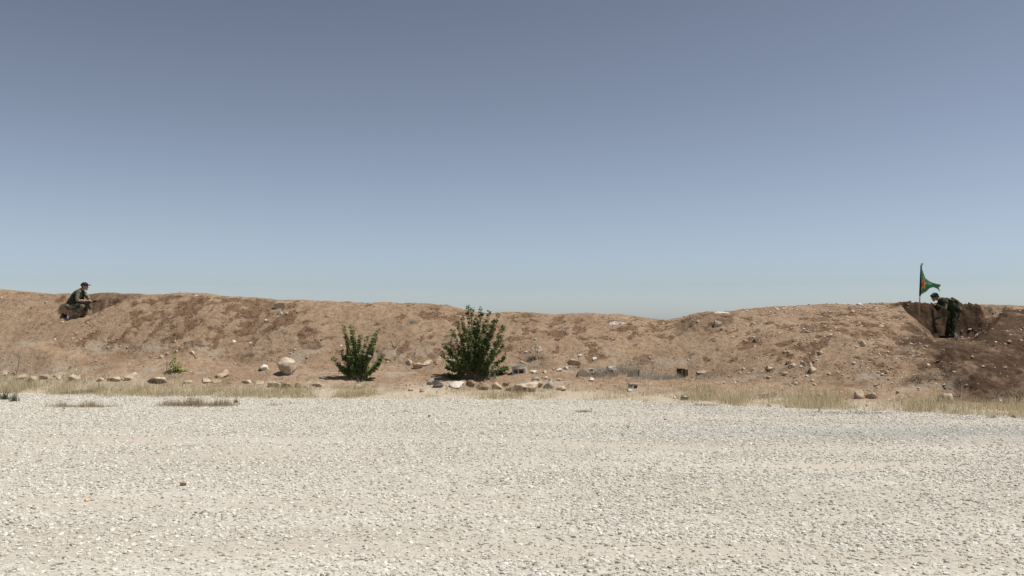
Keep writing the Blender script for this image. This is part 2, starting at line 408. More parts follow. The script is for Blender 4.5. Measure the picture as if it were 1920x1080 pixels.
def plain(name, col, rough=0.7, spec=0.3, metal=0.0):
    m, n, l, b = new_mat(name)
    t = noise_node(n, l, 18, 4, 0.6, coords(n))
    r = ramp(n, [(0.3, tuple(x * 0.75 for x in col)), (0.7, tuple(min(1, x * 1.15) for x in col))]); l.new(t.outputs[0], r.inputs[0])
    l.new(r.outputs[0], b.inputs['Base Color'])
    b.inputs['Roughness'].default_value = rough; b.inputs['Specular IOR Level'].default_value = spec; b.inputs['Metallic'].default_value = metal
    return m
plain('skin', (0.36, 0.21, 0.145), 0.55, 0.35)
plain('hair', (0.012, 0.010, 0.009), 0.5)
plain('cap_cloth', (0.020, 0.018, 0.020), 0.9)
plain('vest_cloth', (0.030, 0.038, 0.022), 0.95)
plain('scarf_cloth', (0.012, 0.052, 0.040), 0.9)
plain('boot_leather', (0.018, 0.015, 0.012), 0.6)
plain('boot_sand', (0.14, 0.115, 0.08), 0.8)
plain('gun_metal', (0.018, 0.018, 0.020), 0.4, 0.5)
plain('gun_wood', (0.035, 0.016, 0.009), 0.5, 0.4)
plain('pole_wood', (0.50, 0.37, 0.20), 0.8)
plain('flag_sleeve', (0.020, 0.045, 0.040), 0.9)
plain('flag_red', (0.50, 0.06, 0.03), 0.9)
plain('flag_yellow', (0.60, 0.48, 0.12), 0.9)
plain('flag_fringe', (0.50, 0.42, 0.22), 0.9)
plain('bottle_cap', (0.10, 0.20, 0.42), 0.4)
plain('bottle_label', (0.50, 0.58, 0.68), 0.5)
plain('can_metal', (0.12, 0.12, 0.12), 0.4, 0.5, 0.6)
plain('teal_plastic', (0.10, 0.34, 0.30), 0.5)
def camo(name, cols, scale):
    m, n, l, b = new_mat(name)
    co = coords(n)
    a = noise_node(n, l, scale, 3, 0.5, co, 0.6)
    r = ramp(n, [(0.0, cols[0]), (0.42, cols[1]), (0.50, cols[2]), (0.60, cols[3])], 'CONSTANT'); l.new(a.outputs[0], r.inputs[0])
    w = noise_node(n, l, 30, 3, 0.6, co)
    f = ramp(n, [(0.3, (0.8, 0.8, 0.8)), (0.7, (1.1, 1.1, 1.1))]); l.new(w.outputs[0], f.inputs[0])
    l.new(mixc(n, l, 1, r.outputs[0], f.outputs[0], 'MULTIPLY'), b.inputs['Base Color'])
    b.inputs['Roughness'].default_value = 0.95
    bump(n, l, b, noise_node(n, l, 9, 3, 0.5, co).outputs[0], 0.5, 0.04)
camo('camo_pale', [(0.035, 0.032, 0.022), (0.17, 0.15, 0.105), (0.085, 0.085, 0.055), (0.27, 0.245, 0.185)], 9)
camo('camo_green', [(0.014, 0.017, 0.010), (0.040, 0.052, 0.026), (0.028, 0.040, 0.020), (0.15, 0.145, 0.09)], 7)
camo('camo_vest', [(0.012, 0.014, 0.010), (0.030, 0.036, 0.022), (0.020, 0.024, 0.016), (0.060, 0.060, 0.042)], 11)
camo('camo_tan', [(0.06, 0.055, 0.03), (0.16, 0.13, 0.075), (0.10, 0.09, 0.05), (0.22, 0.18, 0.11)], 12)
# flag cloth, thin and lit through
m, n, l, b = new_mat('flag_green')
b.inputs['Base Color'].default_value = (0.075, 0.25, 0.13, 1)
tr = n.new('ShaderNodeBsdfTranslucent'); tr.inputs[0].default_value = (0.08, 0.28, 0.14, 1)
mx = n.new('ShaderNodeMixShader'); mx.inputs[0].default_value = 0.35
l.new(b.outputs[0], mx.inputs[1]); l.new(tr.outputs[0], mx.inputs[2]); l.new(mx.outputs[0], n['Material Output'].inputs['Surface'])
m, n, l, b = new_mat('clear_plastic')
b.inputs['Base Color'].default_value = (0.80, 0.88, 0.95, 1); b.inputs['Roughness'].default_value = 0.08
b.inputs['Transmission Weight'].default_value = 0.85; b.inputs['IOR'].default_value = 1.33; b.inputs['Specular IOR Level'].default_value = 0.5

# ------------------------------------------------------------------ object helpers
def link_mesh(name, me, mat=None, parent=None, loc=(0, 0, 0), rot=(0, 0, 0), smooth=False):
    if mat: me.materials.append(MATS[mat])
    if smooth: me.polygons.foreach_set('use_smooth', [True] * len(me.polygons))
    o = bpy.data.objects.new(name, me); COL.objects.link(o)
    o.location = loc; o.rotation_euler = rot
    if parent: o.parent = parent
    return o
def mesh_np(name, V, F, attrs=None):
    """V (n,3), F list of tuples or (m,k) array"""
    me = bpy.data.meshes.new(name)
    V = np.asarray(V, np.float32)
    if isinstance(F, np.ndarray):
        k = F.shape[1]
        me.vertices.add(len(V)); me.vertices.foreach_set('co', V.ravel())
        me.loops.add(F.size); me.loops.foreach_set('vertex_index', F.astype(np.int32).ravel())
        me.polygons.add(len(F)); me.polygons.foreach_set('loop_start', np.arange(0, F.size, k, dtype=np.int32))
        me.update(calc_edges=True)
    else:
        me.from_pydata([tuple(map(float, v)) for v in V], [], F)
    if attrs:
        for an, av in attrs.items():
            a = me.attributes.new(an, 'FLOAT', 'POINT'); a.data.foreach_set('value', np.asarray(av, np.float32).ravel())
    me.validate()
    return me
def tag(o, label=None, cat=None, group=None, kind=None):
    if label: o['label'] = label
    if cat: o['category'] = cat
    if group: o['group'] = group
    if kind: o['kind'] = kind
    return o
def empty(name, loc, rz=0.0, label=None, cat=None, group=None):
    o = bpy.data.objects.new(name, None); COL.objects.link(o)
    o.location = loc; o.rotation_euler = (0, 0, rz); o.empty_display_size = 0.1
    return tag(o, label, cat, group)

def grid_mesh(name, xs, ys, zfun, attrs_fun=None):
    X, Y = np.meshgrid(xs, ys); Z = zfun(X, Y)
    V = np.stack([X, Y, Z], -1).reshape(-1, 3)
    nx, ny = len(xs), len(ys)
    i = (np.arange(ny - 1)[:, None] * nx + np.arange(nx - 1)[None, :]).ravel()
    F = np.stack([i, i + 1, i + nx + 1, i + nx], -1)
    return mesh_np(name, V, F, attrs_fun(X, Y) if attrs_fun else None)

# ------------------------------------------------------------------ ground and berm
def axis(parts):
    out = []
    for a, b_, st_ in parts:
        out.append(np.arange(a, b_, st_))
    return np.unique(np.round(np.concatenate(out), 5))

def ground_attrs(X, Y):
    px = 960 + FPX * X / np.maximum(Y, 1)
    ash = 1.0 * np.exp(-((X - 9.0) / 2.6) ** 2 - ((Y - 15.9) / 1.2) ** 2) * np.clip(0.75 + 1.1 * fbm(X * 1.2, Y * 2.6, 4, 91, .6), 0, 1)
    ash = ash + 0.40 * np.exp(-((X - 5.0) / 3.0) ** 2 - ((Y - 16.3) / 0.9) ** 2)
    skew = Y + 0.06 * X
    worn = 0
    for y0w, ww, aw, sd in ((12.9, .42, .95, 92), (14.7, .40, .85, 92), (18.7, .5, .8, 93), (20.6, .5, .7, 93), (9.7, .30, .8, 96), (7.9, .30, .7, 96)):
        worn = worn + aw * np.exp(-((skew - y0w - 0.45 * gnoise(X * .16, X * 0, sd)) / ww) ** 2)
    worn = worn * (0.75 + 0.8 * gnoise(X * 0.35, Y * 0.9, 94)) + 0.5 * ss(0.15, 0.6, fbm(X * 0.3, Y * 0.8, 3, 97))
    earth = ss(-0.9, 0.4, Y - yg_f(X) + 0.5 * gnoise(X * 1.3, Y * 1.3, 95)) * 0.85
    return dict(ash=np.clip(ash, 0, 1), worn=np.clip(worn, 0, 1), earth=np.clip(earth, 0, 1))
gx = axis([(-3000, -60, 420), (-60, -20, 5), (-20, 20, 0.2), (20, 60, 5), (60, 3001, 420)])
gy = axis([(-600, 0, 100), (0, 2, 0.5), (2, 30, 0.2), (30, 60, 5), (60, 4001, 420)])
def ground_z(X, Y):
    near = np.exp(-(X / 25) ** 4) * ss(0, 3, Y) * (1 - ss(26, 30, Y))
    return near * (0.018 * fbm(X * 0.35, Y * 0.6, 3, 101) - 0.006)
g_me = grid_mesh('ground', gx, gy, ground_z, ground_attrs)
tag(link_mesh('ground', g_me, 'gravel_ground', smooth=True), 'pale gravel ground in front of the earth berm', kind='structure')

bx = axis([(-42, -18.5, 0.35), (-18.5, 18.5, 0.042), (18.5, 42.1, 0.35)])
by = axis([(11.5, 17.0, 0.25), (17.0, 29.8, 0.042), (29.8, 34.3, 0.22)])
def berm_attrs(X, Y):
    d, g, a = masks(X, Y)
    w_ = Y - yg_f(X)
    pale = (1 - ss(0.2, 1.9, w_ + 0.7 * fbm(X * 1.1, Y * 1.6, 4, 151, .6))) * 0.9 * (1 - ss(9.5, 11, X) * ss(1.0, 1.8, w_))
    return dict(dark=d, dig_shade=g, grey=a, pale=pale)
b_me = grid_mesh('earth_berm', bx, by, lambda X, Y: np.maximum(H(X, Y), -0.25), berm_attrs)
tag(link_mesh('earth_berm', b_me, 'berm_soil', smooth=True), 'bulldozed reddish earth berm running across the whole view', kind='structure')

# ------------------------------------------------------------------ scatter of stones (instances)
def scatter(name, xs, ys, zfun, dens_fun, density, smin, smax, power, mat, seed, squash=(1, .8, .6), label=None):
    """stones spread over a patch of ground; only the stones are drawn"""
    X, Y = np.meshgrid(xs, ys)
    me = grid_mesh(name, xs, ys, zfun, lambda X, Y: dict(dens=dens_fun(X, Y)))
    o = link_mesh(name, me)
    me.materials.append(MATS[mat])
    ng = bpy.data.node_groups.new(name + '_nodes', 'GeometryNodeTree')
    ng.interface.new_socket('Geometry', in_out='INPUT', socket_type='NodeSocketGeometry')
    ng.interface.new_socket('Geometry', in_out='OUTPUT', socket_type='NodeSocketGeometry')
    N, L = ng.nodes, ng.links
    gi = N.new('NodeGroupInput'); go = N.new('NodeGroupOutput')
    na = N.new('GeometryNodeInputNamedAttribute'); na.data_type = 'FLOAT'; na.inputs['Name'].default_value = 'dens'
    mu = N.new('ShaderNodeMath'); mu.operation = 'MULTIPLY'; mu.inputs[1].default_value = density
    L.new(na.outputs['Attribute'], mu.inputs[0])
    dp = N.new('GeometryNodeDistributePointsOnFaces'); dp.inputs['Seed'].default_value = seed
    L.new(gi.outputs[0], dp.inputs['Mesh']); L.new(mu.outputs[0], dp.inputs['Density'])
    g2i = N.new('GeometryNodeGeometryToInstance')
    for k in range(7):
        ic = N.new('GeometryNodeMeshIcoSphere'); ic.inputs['Radius'].default_value = 1.0; ic.inputs['Subdivisions'].default_value = 2
        ps = N.new('GeometryNodeInputPosition')
        ad = N.new('ShaderNodeVectorMath'); ad.operation = 'ADD'; ad.inputs[1].default_value = (k * 7.7 + seed, k * 3.1, k * 1.3)
        L.new(ps.outputs[0], ad.inputs[0])
        nz = N.new('ShaderNodeTexNoise'); nz.inputs['Scale'].default_value = 1.1; nz.inputs['Detail'].default_value = 2
        L.new(ad.outputs[0], nz.inputs['Vector'])
        sb = N.new('ShaderNodeVectorMath'); sb.operation = 'SUBTRACT'; sb.inputs[1].default_value = (.5, .5, .5)
        L.new(nz.outputs['Color'], sb.inputs[0])
        sl = N.new('ShaderNodeVectorMath'); sl.operation = 'SCALE'; sl.inputs['Scale'].default_value = 1.9
        L.new(sb.outputs[0], sl.inputs[0])
        sp_ = N.new('GeometryNodeSetPosition'); L.new(ic.outputs['Mesh'], sp_.inputs['Geometry']); L.new(sl.outputs[0], sp_.inputs['Offset'])
        tf = N.new('GeometryNodeTransform'); tf.inputs['Scale'].default_value = squash
        L.new(sp_.outputs[0], tf.inputs['Geometry'])
        sm = N.new('GeometryNodeSetMaterial'); sm.inputs['Material'].default_value = MATS[mat]
        L.new(tf.outputs[0], sm.inputs['Geometry']); L.new(sm.outputs[0], g2i.inputs[0])
    iop = N.new('GeometryNodeInstanceOnPoints'); iop.inputs['Pick Instance'].default_value = True
    L.new(dp.outputs['Points'], iop.inputs['Points']); L.new(g2i.outputs[0], iop.inputs['Instance'])
    rr = N.new('FunctionNodeRandomValue'); rr.data_type = 'FLOAT_VECTOR'
    rr.inputs[0].default_value = (-0.5, -0.5, 0); rr.inputs[1].default_value = (0.5, 0.5, 6.283); rr.inputs['Seed'].default_value = seed + 1
    L.new(rr.outputs[0], iop.inputs['Rotation'])
    rs = N.new('FunctionNodeRandomValue'); rs.data_type = 'FLOAT'; rs.inputs['Seed'].default_value = seed + 2
    pw = N.new('ShaderNodeMath'); pw.operation = 'POWER'; pw.inputs[1].default_value = power
    L.new([q for q in rs.outputs if q.type == 'VALUE'][0], pw.inputs[0])
    mr = N.new('ShaderNodeMapRange'); mr.inputs['To Min'].default_value = smin; mr.inputs['To Max'].default_value = smax
    L.new(pw.outputs[0], mr.inputs['Value']); L.new(mr.outputs[0], iop.inputs['Scale'])
    L.new(iop.outputs[0], go.inputs[0])
    md = o.modifiers.new('scatter', 'NODES'); md.node_group = ng
    tag(o, label, kind='stuff')
    return o

def gravel_dens(X, Y):
    ga = ground_attrs(X, Y)
    inside = (np.abs(X) < Y * 0.62 + 1.2)
    d = 1.0 - 0.9 * ga['worn'] - 0.55 * ga['ash']
    d = d * (0.40 + 0.95 * ss(-0.3, 0.4, fbm(X * 0.35, Y * 0.9, 4, 121)))
    edge = yg_f(X) + 0.4 * gnoise(X * 1.1, Y * 1.1, 122)
    d = d * (1 - 0.95 * ss(-0.7, 1.1, Y - edge))
    return np.clip(d, 0, 1.4) * inside
scatter('gravel', axis([(-17.5, 17.5, .25)]), axis([(3.0, 26.0, .25)]), lambda X, Y: ground_z(X, Y) + 0.002, gravel_dens,
        1200, 0.004, 0.027, 3.4, 'gravel_stone', 3, (1, .85, .5), label='loose pale gravel stones covering the flat ground')
def clod_dens(X, Y):
    d, g, a = masks(X, Y)
    on = ss(0.2, 0.8, Y - yg_f(X)) * (1 - ss(28.6, 29.6, Y))
    return on * np.clip(0.15 + 0.9 * d + 0.5 * gnoise(X * .8, Y * .8, 131), 0.03, 2) * (1 - .8 * g)
cxs, cys = axis([(-18, 18, .084)]), axis([(18.5, 29.8, .084)])
scatter('soil_clods', cxs, cys, lambda X, Y: H(X, Y), clod_dens, 380, 0.004, 0.028, 4.6, 'clod_soil', 11, (1, .9, .7), 'loose crumbs of soil lying on the berm')
def peb_dens(X, Y):
    on = ss(0.0, 0.8, Y - yg_f(X)) * (1 - ss(28.4, 29.4, Y))
    r = ss(5.0, 7.5, X + 0.5 * gnoise(X * .5, Y * .5, 141)) * (1 - 0.7 * ss(10.3, 11.2, X - 0.12 * (Y - 22)))
    low = 0.22 * ss(-0.2, 0.5, fbm(X * .6, Y * 1.5, 3, 142)) * (1 - ss(0.1, 0.5, (Y - yt_f(X)) / 3))
    return on * np.clip(r * (0.6 + 0.9 * gnoise(X * .9, Y * .9, 143)) + low + 0.03, 0, 2)
scatter('slope_pebbles', cxs, cys, lambda X, Y: H(X, Y), peb_dens, 60, 0.008, 0.055, 3.4, 'pebble_pale', 21, label='small pale pebbles strewn over the slope')

# ------------------------------------------------------------------ rocks
def ico(sub):
    bm = bmesh.new(); bmesh.ops.create_icosphere(bm, subdivisions=sub, radius=1.0)
    V = np.array([v.co[:] for v in bm.verts]); F = np.array([[v.index for v in f.verts] for f in bm.faces]); bm.free()
    return V, F
ICO = {k: ico(k) for k in (1, 2, 3, 4)}
def rock_mesh(name, w, d, h, seed, sub=3, angular=0.6, rough=0.06):
    rs = np.random.RandomState(seed)
    V, F = ICO[sub]; V = V.copy()
    for k in range(int(7 + 4 * angular)):
        nrm = rs.normal(size=3); nrm /= np.linalg.norm(nrm)
        dd = 1 - angular * rs.uniform(0.30, 0.72)
        t = V @ nrm
        V = V - np.outer(np.clip(t - dd, 0, None), nrm)
    o = rs.uniform(0, 50, 3)
    def n3(p, f): return (gnoise(p[:, 0] * f + o[0], p[:, 1] * f + o[1], seed) + gnoise(p[:, 1] * f + o[1], p[:, 2] * f + o[2], seed + 1) + gnoise(p[:, 2] * f + o[2], p[:, 0] * f + o[0], seed + 2)) / 3
    r = 1 + 0.34 * n3(V, 1.0) + rough * 2.6 * n3(V, 2.6) + rough * 1.6 * n3(V, 6.0)
    V = V * r[:, None]
    V = (V - (V.max(0) + V.min(0)) / 2); V = V / (np.abs(V).max(0)[None, :])
    V = V * np.array([w / 2, d / 2, h / 2])
    return mesh_np(name, V, F)
RSEED = [100]
def rock(px, py, wpx, hpx, mat, label, name='rock', sub=None, angular=0.85, sink=0.28, group=None, rough=0.085, tilt=0.5, depth=None, Y=None):
    """(px,py): photo pixel of the middle of the rock; sizes in photo pixels"""
    RSEED[0] += 1; seed = RSEED[0]; rs = np.random.RandomState(seed)
    p = hit(px, py + hpx * 0.42)
    k = p[1] / FPX
    w, h = wpx * k, hpx * k
    h_full = h / (1 - sink)
    d = (depth if depth else w * rs.uniform(0.75, 1.0))
    d = min(d, max(w, h) * 1.1)
    if sub is None: sub = 4 if wpx > 24 else (3 if wpx > 9 else 2)
    me = rock_mesh(name, w, d, h_full, seed, sub, angular, rough)
    y = p[1] + d * 0.3
    z = min(zat(p[0], y), p[2] + 0.35 * h) if False else p[2]
    o = link_mesh(name, me, mat, None, (p[0], y, z + h_full * (0.5 - sink) - (0.22 * h if py > 695 and px < 620 else 0)), (rs.uniform(-.1, .1) * tilt, rs.uniform(-1, 1) * tilt * .5, 0))
    tag(o, label, 'rock', group)
    return o

L_ = 'limestone'; T_ = 'limestone_tan'; W_ = 'stone_white'; B_ = 'stone_brown'; D_ = 'stone_dark'; G_ = 'stone_grey'
rock(534, 689, 37, 33, L_, 'large rounded pale boulder resting alone at the berm foot', 'boulder', angular=0.98, sink=0.06, rough=0.07)
for a in [
    (7, 700, 18, 13, L_, 'pale rock at the far left end of the row along the dry grass'),
    (36, 704, 27, 12, L_, 'broad pale rock, second from the left end of the row'),
    (61, 709, 20, 10, T_, 'low tan rock half buried behind dry grass near the left end of the row'),
    (81, 705, 18, 12, T_, 'orange tan lump in the row just left of a long flat pale rock'),
    (109, 704, 38, 14, L_, 'long flat yellowish rock just left of the tiny green sprout'),
    (140, 707, 28, 13, L_, 'pale rounded rock directly under the tiny green sprout'),
    (187, 711, 16, 9, T_, 'small tan rock in the row right of the tiny sprout'),
    (213, 710, 28, 10, T_, 'low buried tan rock just left of the upright angular rock'),
    (246, 705, 24, 18, L_, 'upright angular pale rock standing tallest in the left row'),
    (294, 712, 45, 12, L_, 'very long flat pale rock at the foot of the yellow green plant'),
    (352, 715, 18, 8, T_, 'small low rock in the grass right of the yellow green plant'),
    (385, 714, 22, 9, L_, 'low pale rock between the yellow green plant and the undercut rock'),
    (404, 715, 20, 9, T_, 'low tan rock below the undercut rock'),
    (415, 700, 26, 18, T_, 'tan rock with a dark undercut side left of the boulder'),
    (461, 715, 20, 9, L_, 'low pale rock in the grass left of the boulder'),
    (484, 717, 22, 9, T_, 'low tan rock in the grass below the white rock'),
    (493, 690, 19, 11, W_, 'white rounded rock just left of the large boulder'),
    (513, 720, 24, 14, L_, 'pale flat topped rock in the row under the large boulder'),
    (537, 721, 28, 14, B_, 'dark brown pitted rock in the row under the large boulder'),
    (557, 722, 16, 13, B_, 'small brown pitted rock right of the larger pitted one under the boulder'),
    (577, 721, 17, 15, L_, 'pale angular rock at the right end of the row under the boulder'),
    (594, 721, 20, 9, T_, 'faint tan rock sunk in the grass between boulder and small bush'),
    (671, 726, 16, 10, T_, 'tan rock in the grass at the foot of the small bush'),
    (766, 680, 15, 10, L_, 'leftmost of four rounded pale stones left of the big bush'),
    (784, 686, 20, 12, T_, 'second and largest of four rounded stones left of the big bush'),
    (801, 681, 20, 9, L_, 'third of four rounded stones left of the big bush'),
    (819, 679, 16, 9, T_, 'fourth rounded stone partly behind the big bush'),
    (807, 717, 14, 12, G_, 'grey and white mottled stone left of the big bush foot'),
    (821, 721, 21, 14, D_, 'nearly black burnt lump at the left foot of the big bush'),
    (770, 731, 11, 6, L_, 'little pale stone at the gravel edge between the two bushes'),
    (791, 733, 9, 5, B_, 'little brown stone at the gravel edge left of the big bush'),
    (856, 723, 29, 13, W_, 'bright white smooth rock in front of the big bush'),
    (882, 720, 18, 13, B_, 'orange brown rock right of the bright white one'),
    (903, 724, 29, 14, B_, 'long brown pitted rock in front of the big bush'),
    (932, 724, 20, 13, T_, 'pale orange rock at the right foot of the big bush'),
    (949, 719, 14, 12, B_, 'small brown flecked rock at the right edge of the big bush'),
    (979, 727, 62, 15, L_, 'broad low pale slab of rock right of the big bush'),
    (1006, 721, 24, 13, T_, 'tan rock on the right end of the broad low slab'),
    (1029, 722, 23, 15, G_, 'greyish angular rock with a dark left side right of the low slab'),
    (1053, 729, 18, 9, L_, 'pale flat rock at the right end of the rocks beside the big bush'),
    (1001, 697, 16, 5, W_, 'thin white flat stone right of the hollow block with slabs'),
    (1022, 697, 7, 5, L_, 'tiny pale stone between two flat white stones right of the hollow block'),
    (1049, 694, 12, 7, W_, 'white chunk below the tan block'),
    (1061, 690, 11, 6, L_, 'pale chip touching the white chunk below the tan block'),
    (1004, 711, 15, 9, G_, 'grey brown stone with dark left side above the low slab'),
    (1022, 709, 13, 6, L_, 'pale chip right of the grey brown stone'),
    (1033, 713, 8, 6, G_, 'small grey stone behind the angular rock'),
    (1048, 712, 11, 5, L_, 'small flat pale stone right of the small grey one'),
    (986, 660, 9, 4, W_, 'small white chip left of the pale sack'),
    (1087, 667, 10, 4, W_, 'small flat white stone above the tan block'),
    (1109, 712, 11, 7, W_, 'white chunk in front of the upright holed block piece'),
    (1115, 673, 12, 6, W_, 'white chips above the upright holed block piece'),
    (1346, 608, 15, 12, G_, 'round grey stone just below the knoll right of the dip'),
    (1417, 639, 8, 7, D_, 'small dark stone midway on the slope right of the knoll'),
    (1412, 607, 10, 5, L_, 'small pale scrap of stone right of the round grey stone'),
    (1443, 692, 13, 10, L_, 'pale round stone at the left side of the stone ring'),
    (1413, 693, 7, 6, L_, 'small pale stone left of the stone ring'),
    (1467, 702, 22, 7, B_, 'flat reddish brown stone at the front of the stone ring'),
    (1480, 679, 11, 6, T_, 'tan stone at the back left of the stone ring'),
    (1487, 686, 14, 7, L_, 'pale flat stone inside the stone ring'),
    (1508, 683, 14, 8, T_, 'tan rounded stone at the back right of the stone ring'),
    (1520, 684, 8, 7, L_, 'small pale stone at the back right corner of the stone ring'),
    (1526, 694, 15, 12, L_, 'biggest pale round stone at the right side of the stone ring'),
    (1443, 707, 10, 4, B_, 'thin brown stone in front of the stone ring'),
    (1540, 661, 9, 7, L_, 'small pale stone on the slope above the stone ring'),
    (1557, 629, 11, 6, L_, 'flat pale stone high on the right slope left of the round tan ones'),
    (1611, 608, 11, 8, T_, 'tan stone high on the right slope below the crest'),
    (1620, 645, 12, 10, L_, 'round tan stone in the middle of the right slope'),
    (1652, 612, 12, 6, T_, 'flat tan stone left of the flagpole hollow'),
    (1600, 584, 9, 6, T_, 'small stone just below the crest above the right slope'),
    (1613, 570, 12, 4, W_, 'flat pale stone lying on the crest left of the flag'),
    (1709, 645, 7, 5, L_, 'small pale stone at the edge of the dark dug soil'),
    (1664, 698, 7, 6, T_, 'small stone low on the right slope beside the dark soil'),
    (1685, 735, 9, 6, L_, 'small pale stone just above the grass left of the big right rock'),
    (1538, 741, 12, 7, L_, 'small pale rock in the grass below the stone ring'),
    (1612, 741, 20, 16, T_, 'left of a pair of rough tan rocks in the right grass'),
    (1635, 743, 20, 12, T_, 'right of a pair of rough tan rocks in the right grass'),
    (1777, 747, 29, 17, L_, 'big smooth pale rock in the grass below the dark soil'),
    (1895, 641, 8, 6, T_, 'small stone on the dark soil near the right edge'),
    (1182, 732, 9, 6, W_, 'white chip under the tilted broken block near the gravel'),
    (437, 641, 10, 6, W_, 'pale chip halfway up the left slope'),
    (468, 644, 6, 5, W_, 'tiny white chip right of another chip on the left slope'),
    (524, 588, 11, 7, W_, 'white chunk just below the concrete slab on the upper slope'),
    (536, 588, 9, 5, G_, 'thin grey chip beside the white chunk on the upper slope'),
    (498, 601, 7, 4, W_, 'tiny white chip left below the concrete slab on the upper slope'),
    (302, 669, 9, 7, L_, 'pale chip above the yellow green plant'),
    (313, 664, 8, 5, T_, 'tan chip above and left of the yellow green plant'),
    (360, 662, 11, 6, L_, 'pale stone at the slope foot right of the yellow green plant'),
    (367, 670, 8, 5, B_, 'brown chip under the pale stone at the slope foot'),
    (281, 669, 6, 3, L_, 'tiny pale chip left of the chips above the yellow green plant'),
    (1395, 692, 6, 4, L_, 'tiny pale stone left of the stone ring chips'),
    (1388, 700, 7, 4, T_, 'tiny tan stone right of the dark metal box'),
    (1265, 746, 6, 4, W_, 'tiny pale stone left of the crushed can'),
]:
    rock(*a)
for a in [
    (342, 907, 12, 7, B_, 'brown oval stone standing out on the left gravel'),
    (162, 936, 17, 9, L_, 'large pale tan stone on the near left gravel'),
    (181, 880, 6, 5, G_, 'small greyish stone on the gravel left of the brown oval stone'),
    (938, 774, 5, 4, G_, 'small greyish stone on the gravel below the big bush'),
    (1178, 800, 6, 5, G_, 'left of two greyish stones on the gravel right of centre'),
    (1248, 787, 6, 5, G_, 'right of two greyish stones on the gravel right of centre'),
    (1167, 815, 6, 4, G_, 'small grey stone on the gravel below the pair of greyish stones'),
    (914, 903, 6, 4, G_, 'small greyish stone on the near gravel in the middle'),
    (1443, 761, 7, 5, G_, 'left of two greyish stones at the right gravel edge'),
    (1476, 761, 7, 5, G_, 'right of two greyish stones at the right gravel edge'),
    (555, 884, 6, 4, B_, 'brown stone on the gravel below the small bush'),
    (805, 780, 6, 4, B_, 'brown stone on the far gravel left of the big bush'),
    (1307, 758, 7, 4, G_, 'greyish stone at the gravel edge right of the crushed can'),
]:
    rock(*a, sink=0.15)

# ------------------------------------------------------------------ concrete and rubbish
def cells_mesh(name, xs, zs, holes, depth, jitter=0.0, seed=0, skip=()):
    """a block face split in cells; holes go right through"""
    V = []; F = []; idx = {}
    rs = np.random.RandomState(seed)
    J = {}
    def v(i, j, s):
        if (i, j, s) not in idx:
            if (i, j) not in J: J[(i, j)] = rs.uniform(-jitter, jitter, 3)
            jj = J[(i, j)]
            idx[(i, j, s)] = len(V); V.append((xs[i] + jj[0], s * depth + jj[1], zs[j] + jj[2]))
        return idx[(i, j, s)]
    solid = {(i, j) for i in range(len(xs) - 1) for j in range(len(zs) - 1)} - set(holes) - set(skip)
    for (i, j) in sorted(solid):
        F.append((v(i, j, 0), v(i + 1, j, 0), v(i + 1, j + 1, 0), v(i, j + 1, 0)))
        F.append((v(i, j, 1), v(i, j + 1, 1), v(i + 1, j + 1, 1), v(i + 1, j, 1)))
        for di, dj, a, b2 in ((-1, 0, (i, j + 1), (i, j)), (1, 0, (i + 1, j), (i + 1, j + 1)), (0, -1, (i, j), (i + 1, j)), (0, 1, (i + 1, j + 1), (i, j + 1))):
            if (i + di, j + dj) not in solid:
                F.append((v(*b2, 0), v(*a, 0), v(*a, 1), v(*b2, 1)))
    for (i, j) in holes:
        F.append((v(i, j, 1), v(i, j + 1, 1), v(i + 1, j + 1, 1), v(i + 1, j, 1)))
    bm = bmesh.new()
    bv = [bm.verts.new(p) for p in V]
    for f in F:
        try: bm.faces.new([bv[q] for q in f])
        except ValueError: pass
    bmesh.ops.recalc_face_normals(bm, faces=bm.faces)
    bmesh.ops.bevel(bm, geom=[e for e in bm.edges if e.is_manifold and e.calc_face_angle(0) > 0.6], offset=0.008, segments=1, affect='EDGES')
    me = bpy.data.meshes.new(name); bm.to_mesh(me); bm.free()
    return me
def prism_mesh(name, pts, depth, bev=0.01):
    """outline in XZ given thickness along Y"""
    bm = bmesh.new()
    f = bm.faces.new([bm.verts.new((x, 0, z)) for x, z in pts])
    r = bmesh.ops.extrude_face_region(bm, geom=[f])
    for v in r['geom']:
        if isinstance(v, bmesh.types.BMVert): v.co.y += depth
    bmesh.ops.recalc_face_normals(bm, faces=bm.faces)
    if bev: bmesh.ops.bevel(bm, geom=list(bm.edges), offset=bev, segments=2, affect='EDGES')
    me = bpy.data.meshes.new(name); bm.to_mesh(me); bm.free()
    return me
def tri_safe(o):
    for p in o.data.polygons: p.use_smooth = False
    return o

# hollow block lying with a slab on it
p = hit(973, 702)
o = link_mesh('hollow_block', cells_mesh('hollow_block', [-.20, -.16, -.035, .0, .125, .165, .20], [0, .045, .155, .20], [(1, 1), (3, 1)], .19, .006, 4), 'concrete', None, (p[0], p[1] + .03, p[2] - .015), (0.02, -.02, -.12))
tag(o, 'hollow concrete block showing two dark holes right of the big bush', 'block')
top = p[2] + .19
o = link_mesh('concrete_slab', prism_mesh('concrete_slab', [(-.21, 0), (.12, .0), (.20, .05), (.02, .075), (-.16, .06)], .17, .012), 'concrete', None, (p[0] - .03, p[1] + .04, top), (0, 0.02, .1))
tag(o, 'pale broken slab lying on the two holed block', 'slab')
o = link_mesh('concrete_slab', prism_mesh('concrete_slab', [(-.13, .03), (.10, 0), (.13, .03), (-.06, .10)], .12, .01), 'concrete', None, (p[0] + .10, p[1] + .10, top + .075), (0, .1, -.2))
tag(o, 'small pale wedge on top of the slab stack beside the big bush', 'slab')
